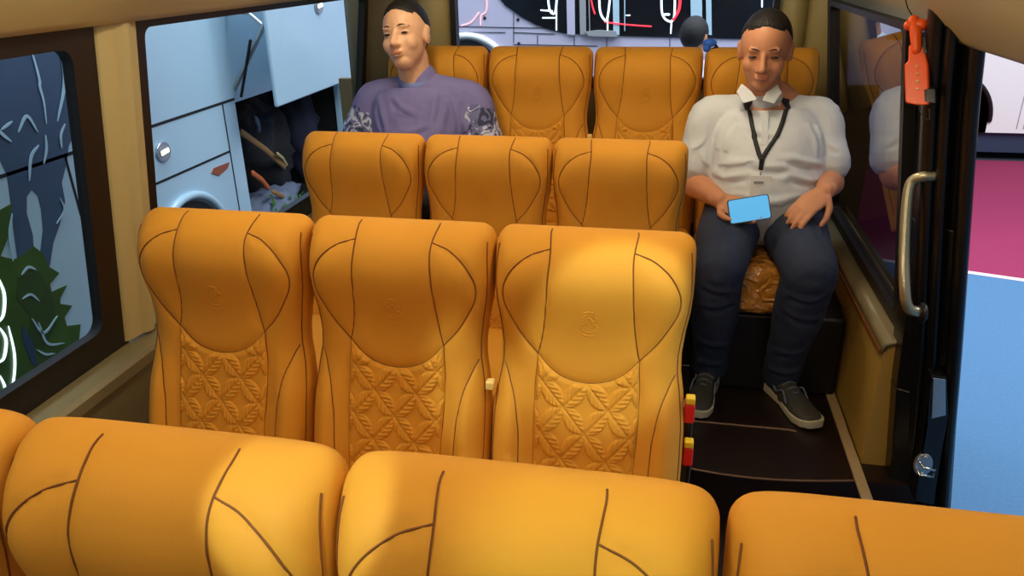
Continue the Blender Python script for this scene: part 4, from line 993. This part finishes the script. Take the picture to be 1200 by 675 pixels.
# ------------------------------------------------------------------ camera
cd = bpy.data.cameras.new('camera'); cam = bpy.data.objects.new('camera', cd); COL.objects.link(cam)
cd.sensor_width = 36; cd.lens = F_PX/1200*36; cd.clip_start = .02
cr, sr = math.cos(ROLL), math.sin(ROLL)
# image x axis and y axis with roll
X = Vector(RR*cr+UU*sr); Yv = Vector(UU*cr-RR*sr)
Mx = Matrix((( X.x, Yv.x, -FF[0], 0), (X.y, Yv.y, -FF[1], 0), (X.z, Yv.z, -FF[2], 1.5), (0, 0, 0, 1)))
cam.matrix_world = Mx
bpy.context.scene.camera = cam
# ------------------------------------------------------------------ light
def area(name, loc, rot, size, power, col, sy=None):
    l = bpy.data.lights.new(name, 'AREA'); l.energy = power; l.color = col; l.size = size; l.shape = 'RECTANGLE'; l.size_y = sy or size
    o = bpy.data.objects.new(name, l); COL.objects.link(o); o.location = loc; o.rotation_euler = rot; return o
def spot(name, loc, target, power, col, ang, blend=.4, r=.02):
    l = bpy.data.lights.new(name, 'SPOT'); l.energy = power; l.color = col; l.spot_size = math.radians(ang); l.spot_blend = blend; l.shadow_soft_size = r
    o = bpy.data.objects.new(name, l); COL.objects.link(o); o.location = loc
    o.rotation_euler = (Vector(target)-Vector(loc)).to_track_quat('-Z', 'Y').to_euler(); return o
COOL = (.72, .95, .95)
spot('patch_spot', (-.38, -.12, 1.66), (-.335, .60, .97), 30, COOL, 12.5, .25, .010)  # unseen spots added to make the pale patches on the seats
spot('patch_spot', (-.02, -.10, 1.66), (-.05, .60, .93), 18, (.55, .9, .55), 18, .8, .02)
spot('patch_spot', (.20, .62, 1.66), (-.09, 1.36, .80), 34, COOL, 18, .4, .02)
spot('patch_spot', (-.62, .75, 1.66), (-.31, 1.36, .60), 24, COOL, 12, .6, .02)
spot('patch_spot', (.35, -.1, 1.66), (.36, .60, .98), 9, (1, .95, .75), 50, .8, .03)
spot('patch_spot', (-1.02, 1.4, 1.66), (-.90, 2.15, .93), 13, (1, .95, .7), 24, .5, .02)
w = bpy.data.worlds.new('hall'); bpy.context.scene.world = w; w.use_nodes = True
w.node_tree.nodes['Background'].inputs[0].default_value = (.55, .68, .85, 1); w.node_tree.nodes['Background'].inputs[1].default_value = .32
WARM = (1, .88, .66)
for x in (-.75, .05):
    for y in (.25, 1.25, 2.25): 
        area('ceiling_lamp', (x, y, 1.675), (0, 0, 0), .06, 1.7, WARM, .42)
        l = bpy.data.lights.new('ceiling_lamp', 'POINT'); l.energy = 1.5; l.color = WARM; l.shadow_soft_size = .03
        o = bpy.data.objects.new('ceiling_lamp', l); COL.objects.link(o); o.location = (x, y, 1.60)
area('hall_fill', (-1.9, 2.6, 4.2), (0, math.radians(-12), 0), .7, 90, (.78, .9, 1), 5)  # unseen area lights added to brighten the vehicles and carpets outside
area('hall_fill', (3.6, 3.6, 4.6), (math.radians(18), 0, 0), 3, 400, (.97, .98, 1), 4)
area('hall_fill', (-.5, 4.6, 3.6), (math.radians(12), 0, 0), 4, 90, (.95, .95, 1), .8)
sc = bpy.context.scene
sc.view_settings.view_transform = 'Standard'; sc.view_settings.look = 'None'; sc.view_settings.gamma = 1; sc.view_settings.use_curve_mapping = False
sc.view_settings.exposure = 0.15
